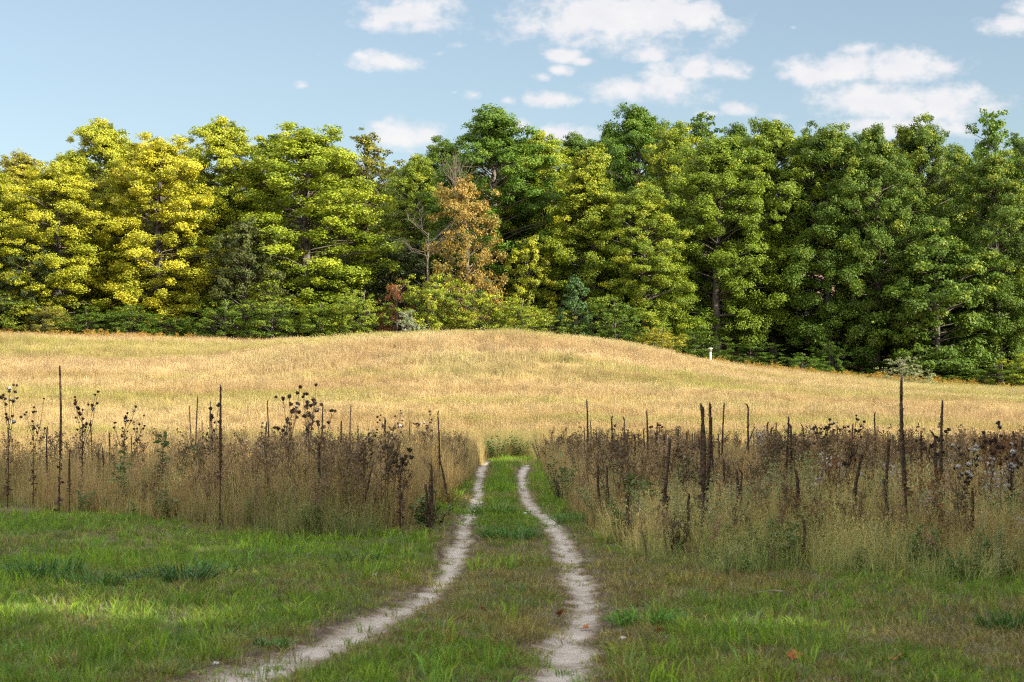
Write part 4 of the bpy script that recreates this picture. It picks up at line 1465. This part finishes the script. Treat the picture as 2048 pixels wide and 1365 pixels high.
def thistle(px, top, d, spread_px, label, seed, heads=22, fluff=1, mat=None, H_rel=.45, hs=1.0):
    rng = np.random.default_rng(seed)
    a, b = ray(px, top)
    x, y = a * d, d
    gz = tz(x, y)
    H = EYE + b * d - gz
    W = spread_px * d / F
    t = thing('thistle', label, 'thistle', (x, y, gz), 0, group='dry thistles standing in the weeds')
    st = MB()
    st.tube([(0, 0, -.03), (.01, 0, H * .4), (0, .01, H * .72)], [.012, .010, .007], 6)
    ends = []
    nb = max(3, heads // 4)
    for i in range(nb):
        z0 = H * rng.uniform(.42, .74)
        ang = i * 2.4 + rng.uniform(-.3, .3)
        rr = W * rng.uniform(.25, 1.0)
        zt = H * (rng.uniform(.80, .97) if i else .99)
        e = np.array([math.cos(ang) * rr, math.sin(ang) * rr * .8, zt])
        s = np.array([0, 0, z0])
        m = s * .5 + e * .5 + np.array([math.cos(ang) * rr * .12, 0, -.02])
        st.tube([s, m, e], [.006, .005, .003], 5)
        ends.append(e)
        for j in range(3):
            f = rng.uniform(.35, .92)
            s2 = s * (1 - f) + e * f + (m - (s + e) / 2) * .8
            e2 = s2 + np.array([rng.normal() * .06, rng.normal() * .06, rng.uniform(.03, .13)])
            e2[2] = min(e2[2], H)
            st.tube([s2, (s2 + e2) / 2, e2], [.004, .003, .0025], 4)
            ends.append(e2)
    n = 70
    P = np.stack([rng.normal(size=n) * .03, rng.normal(size=n) * .03, rng.uniform(.1, .75, n) * H], 1)
    i = rng.integers(0, len(ends), n)
    P2 = np.array(ends)[i] * rng.uniform(.5, .95, (n, 1)) + np.array([0, 0, 1]) * H * .03
    st.leaves(P2, rng.normal(size=(n, 3)), .035 * rng.uniform(.5, 1.3, n), .5, .2, .2)
    st.leaves(P, rng.normal(size=(n, 3)), .09 * rng.uniform(.5, 1.4, n), .5, .18, .2)
    obj('stem', st.mesh('thistle_stems', mat or M_THISTLE, False), t)
    for k, e in enumerate(ends[:heads]):
        h = obj('flower_head', HEAD_ME, t, e)
        s = rng.uniform(.8, 1.25) * hs
        h.scale = (s, s, s)
        h.rotation_euler = (rng.uniform(-.6, .6), rng.uniform(-.6, .6), rng.uniform(0, 6))
    for k in range(fluff):
        e = ends[(k * 5 + 3) % len(ends)]
        f = obj('seed_fluff', FLUFF_ME, t, e + np.array([.01, -.02, .02]))
        s = rng.uniform(.55, 1.1)
        f.scale = (s, s, s * .8)


thistle(18, 768, 38, 26, "dark thistle with big white fluff at the left edge", 1, 20, 3, hs=1.3)
thistle(68, 796, 39, 24, "small thistle between the left-edge thistle and the tallest left mullein", 2, 14, 1)
thistle(165, 782, 38, 38, "loose open thistle just right of the tallest left mullein", 3, 24, 1, hs=1.2)
thistle(248, 812, 40, 24, "dark low thistle with fluff left of the milkweed", 4, 16, 2)
thistle(275, 830, 44, 20, "small brown thistle behind the dark low one", 5, 14, 0)
thistle(425, 806, 40, 24, "thistle with round heads behind the tall straight front mullein", 6, 14, 0, hs=1.3)
thistle(582, 772, 33, 22, "left stem group of the big tall thistle", 7, 16, 1, hs=1.35)
thistle(618, 768, 33, 30, "biggest thistle, crowned with many round heads above the left grass", 8, 28, 1, hs=1.35)
thistle(648, 820, 34, 24, "side thistle leaning right of the biggest thistle", 9, 12, 0, hs=1.2)
thistle(566, 822, 34, 22, "low thistle left of the biggest thistle's foot", 10, 12, 0, hs=1.2)
thistle(778, 820, 44, 34, "dense brown thistle on the skyline of the left grass", 11, 28, 1)
thistle(850, 822, 46, 26, "brown thistle nearest the track on the left", 12, 22, 1)
thistle(800, 900, 29, 24, "brown flat-topped thistle low in front of the left grass", 13, 16, 0, hs=1.25)
thistle(1308, 850, 44, 16, "small thistle behind the midway mullein right of the track", 14, 10, 0)
thistle(1640, 838, 36, 40, "dark spreading thistle left of the rusty one", 15, 26, 1)
thistle(1700, 830, 36, 40, "rusty orange-brown thistle right of the dark spreading one", 16, 20, 0, M_RUST)
thistle(1870, 858, 30, 40, "flat-topped dark thistle around the second tallest right mullein", 17, 20, 1, hs=1.2)
thistle(1985, 845, 29, 26, "tall loose thistle near the right edge", 18, 16, 1, hs=1.25)
thistle(1935, 880, 29, 34, "thistle full of white fluff right of the second tallest right mullein", 19, 16, 5)
thistle(2020, 890, 27, 34, "fluffy brown thistle at the right edge", 20, 16, 6)
thistle(1925, 930, 26, 36, "low fluffy thistle in front of the flat-topped one", 21, 14, 6)
thistle(1700, 905, 28, 30, "rusty low thistle in front of the rusty tall one", 22, 14, 1, M_RUST)

# ------------------------------------------------------------------ green plants and bushes beside the track
def plant(name, px, py, d, H, W, n, size, color, alpha, label, cat, seed, aspect=.3, mat=None, shape=1.0):
    rng = np.random.default_rng(seed)
    a, _ = ray(px, py)
    x, y = a * d, d
    gz = tz(x, y)
    t = thing(name, label, cat, (x, y, gz))
    st, lf = MB(), MB()
    k = max(3, int(n / 26))
    for i in range(k):
        ang = rng.uniform(0, 6.28)
        rr = W * math.sqrt(rng.uniform(0, 1))
        h = H * (1 - .45 * (rr / W) ** 2) * rng.uniform(.75, 1.05)
        e = np.array([math.cos(ang) * rr, math.sin(ang) * rr, h])
        s = np.array([math.cos(ang) * rr * .3, math.sin(ang) * rr * .3, -.02])
        m = s * .5 + e * .5 + np.array([0, 0, .03])
        st.tube([s, m, e], [.008, .006, .003], 5)
        q = 26
        f = rng.uniform(.15, 1.02, q)
        c = s + (e - s) * f[:, None]
        a2 = rng.uniform(0, 6.28, q)
        out = np.stack([np.cos(a2), np.sin(a2), rng.uniform(-.1, .8, q)], 1)
        sz = size * rng.uniform(.6, 1.25, q)
        lf.leaves(c + out * sz[:, None] * .5, np.array([0, 0, 1.]) + rng.normal(size=(q, 3)) * .45, sz, np.clip(rng.normal(size=q) * .2 + .5, 0, 1), aspect, .1, T=out)
    obj('stem', st.mesh(name + '_stems', M_THISTLE, True), t)
    obj('foliage', lf.mesh(name + '_leaves', mat or M_LEAF), t, color=(*color, alpha))


plant('milkweed', 322, 880, 36, 1.45, .16, 104, .17, (.085, .15, .04), .0, "broad-leaved green milkweed sticking out of the dark thistles on the left", 'plant', 31, .24)
plant('milkweed', 245, 880, 36, 1.28, .10, 78, .16, (.12, .17, .05), .05, "smaller pale green milkweed left of the broad-leaved one", 'plant', 32, .24)
plant('milkweed', 400, 880, 38, 1.32, .26, 160, .16, (.08, .13, .045), .0, "leafy green milkweed at the foot of the bent mullein", 'plant', 33, .2)
plant('green_bush', 1128, 980, 44, 1.25, .5, 520, .075, (.06, .10, .025), .12, "dark green leafy bush beside the right rut", 'bush', 34)
plant('green_bush', 862, 1010, 31, .55, .36, 420, .085, (.10, .16, .035), .10, "leafy green weed clump beside the left rut", 'bush', 35)
plant('sun_tinted_bush', 893, 985, 40, .62, .34, 420, .06, (.24, .20, .025), .45, "weed clump coloured yellow for a patch of sun, at the edge of the left rut", 'bush', 36)  # yellow leaf colour stands in for sunlight falling on this clump
plant('green_bush', 992, 890, 85, 1.15, .55, 420, .10, (.07, .13, .025), .08, "left green bush at the far end of the track", 'bush', 37)
plant('green_bush', 1036, 885, 85.5, 1.2, .7, 520, .10, (.10, .15, .025), .2, "right green bush at the far end of the track", 'bush', 38)
plant('dead_weed_clump', 1088, 890, 76, 1.5, .62, 900, .055, (.032, .022, .017), .0, "dark brown dead weed clump at the right of the track's end", 'weeds', 39)
plant('goldenrod', 735, 900, 37, 1.36, .26, 780, .05, (.13, .155, .05), .0, "feathery olive-green weed among the dry grass left of the track", 'plant', 40)
plant('goldenrod', 1355, 1075, 24, .66, .16, 520, .045, (.27, .28, .075), .02, "pale yellow-green plume weed at the front of the right weeds", 'plant', 41)
plant('goldenrod', 1620, 900, 27, 1.0, .2, 520, .05, (.15, .18, .065), .0, "light green feathery weed left of the crooked mullein", 'plant', 42)
plant('goldenrod', 1550, 905, 31, 1.12, .18, 420, .05, (.17, .18, .06), .0, "light green feathery weed in front of the blunt mullein pair", 'plant', 43)
plant('goldenrod', 1705, 1000, 25, .85, .22, 520, .05, (.19, .21, .09), .0, "pale green plume weed below the crooked mullein", 'plant', 44)


# ------------------------------------------------------------------ coarse grass tufts on the mown strip
def tuft(px, py, h, r, n, c1, label, seed):
    rng = np.random.default_rng(seed)
    x, y, z = gp(px, py)
    mb = MB()
    a = rng.uniform(0, 6.28, n)
    rr = r * np.sqrt(rng.uniform(0, 1, n)) * .6
    root = np.stack([np.cos(a) * rr * 1.5, np.sin(a) * rr, np.full(n, -.02)], 1)
    b = a + rng.normal(size=n) * .5
    hh = h * rng.uniform(.5, 1.1, n)
    l = r * rng.uniform(.2, .9, n)
    tip = root + np.stack([np.cos(b) * l * 1.4, np.sin(b) * l, hh * rng.uniform(.35, 1.0, n)], 1)
    bend = np.stack([-np.cos(b) * l * .2, -np.sin(b) * l * .2, hh * .7], 1)
    mb.blades(root, tip, .011 * rng.uniform(.7, 1.3, n), rng.uniform(.2, .8, n), bend)
    o = obj('grass_tuft', mb.mesh('grass_tuft', M_LEAF), None, (x, y, z), None, label, 'grass tuft', 'coarse grass tufts on the mown strip', (*c1, .0))


tuft(95, 1165, .34, .38, 260, (.065, .15, .025), "big dark green grass tuft at the far left of the mown strip", 1)
tuft(180, 1178, .24, .32, 200, (.07, .15, .025), "grass tuft just right of the big far-left one", 2)
tuft(310, 1165, .17, .34, 170, (.05, .12, .03), "flattened dark grass tuft between the far-left tufts and the upright one", 3)
tuft(368, 1165, .26, .30, 200, (.055, .13, .03), "upright dark green grass tuft in the middle of the left mown strip", 4)
tuft(428, 1150, .2, .24, 140, (.07, .15, .03), "small grass tuft right of the upright dark one", 5)
tuft(722, 1130, .2, .28, 180, (.05, .12, .025), "dark grass tuft below the feathery olive weed", 6)
tuft(1290, 1255, .2, .26, 240, (.10, .23, .03), "bright green grass tuft right of the right rut", 7)
tuft(2035, 1265, .22, .3, 220, (.06, .13, .02), "dark grass tuft at the right border", 8)
tuft(1165, 1045, .22, .5, 240, (.09, .18, .03), "bright green grass clump where the right rut narrows", 9)
tuft(985, 1030, .3, .42, 320, (.13, .23, .03), "lush lime-green grass clump between the ruts, upper half", 10)
tuft(1020, 1080, .26, .40, 300, (.075, .17, .025), "lush green grass clump between the ruts, nearer half", 11)
tuft(540, 1292, .10, .16, 110, (.09, .18, .03), "small green tuft at the near edge of the left rut", 12)

# ------------------------------------------------------------------ litter: leaves, stones, a stick
M_DEADLEAF = rough_mat('fallen_leaf', (.20, .06, .02), (.34, .12, .035), 30, .8, .3)
M_STONE = rough_mat('pale_stone', (.45, .43, .40), (.62, .60, .57), 30, .9, .5)


def leaf(px, py, s, label, seed):
    rng = np.random.default_rng(seed)
    x, y, z = gp(px, py)
    k = 22
    a = np.linspace(0, 2 * np.pi, k, endpoint=False)
    r = s * (.55 + .45 * np.abs(np.cos(a * 2.5)) ** .8)
    zz = s * (.35 * np.abs(np.sin(a)) + rng.uniform(0, .12, k))
    V = np.stack([np.cos(a) * r, np.sin(a) * r, zz], 1)
    V = np.concatenate([[[0, 0, 0]], V, V + [0, 0, .002], [[0, 0, .003]]])
    f = []
    for i in range(k):
        j = (i + 1) % k
        f += [0, 1 + j, 1 + i]
        f += [2 * k + 1, 1 + k + i, 1 + k + j]
    m = MB()
    m.add(V, [3] * (2 * k), f)
    o = obj('fallen_leaf', m.mesh('fallen_leaf', M_DEADLEAF), None, (x, y, z + .03), None, label, 'leaf', 'fallen leaves on the track')
    o.rotation_euler = (rng.uniform(.3, .8), rng.uniform(-.3, .3), rng.uniform(0, 6))


leaf(900, 1295, .05, "dark red fallen leaf on the grass between the ruts", 1)
leaf(965, 1228, .042, "orange fallen leaf farther up between the ruts", 2)
leaf(1170, 1267, .045, "reddish fallen leaf on the right rut", 3)
leaf(1318, 1276, .05, "rust fallen leaf in the grass right of the white stone", 4)
leaf(1120, 1236, .04, "small tan fallen leaf at the left edge of the right rut", 5)
leaf(1792, 1330, .055, "orange fallen leaf in the right foreground grass", 6)
leaf(1590, 1327, .05, "pale orange fallen leaf in the foreground grass right of the track", 7)


def stone(px, py, s, label, seed):
    x, y, z = gp(px, py)
    m = MB()
    m.blob((0, 0, 0), s, seed=seed, rough=.18, rz=s * .65, k=10, m=8)
    obj('stone', m.mesh('stone', M_STONE, True), None, (x, y, z + s * .45), None, label, 'stone', 'pale stones by the track')


stone(1246, 1283, .03, "white stone right of the right rut", 1)
stone(432, 1332, .024, "small white stone in the grass left of the left rut", 2)
stone(750, 1155, .035, "tiny pale stone in the grass beyond the left rut", 3)
stone(1050, 1030, .04, "pale pebble in the lush grass between the ruts", 4)


def stick():
    x, y, z = gp(1545, 1198)
    m = MB()
    m.tube([(-.42, .1, .05), (-.2, .04, .09), (0, 0, .12), (.14, -.03, .11), (.26, -.06, .05)], [.008, .011, .014, .014, .008], 8)
    m.tube([(-.2, .04, .09), (-.3, .16, .12), (-.36, .2, .16)], [.007, .005, .003], 6)
    so = obj('stick', m.mesh('stick', M_GREYWOOD, True), None, (x, y, z - .01), None, "pale curved dead stick lying in the grass right of the track", 'stick')
    so.scale = (.62, .62, .7)


stick()
SC.cycles.max_bounces = 6
SC.cycles.diffuse_bounces = 3
SC.cycles.transmission_bounces = 4
SC.cycles.use_adaptive_sampling = True
SC.cycles.use_denoising = False
SC.cycles.adaptive_threshold = .006
SC.cycles.filter_width = 1.15
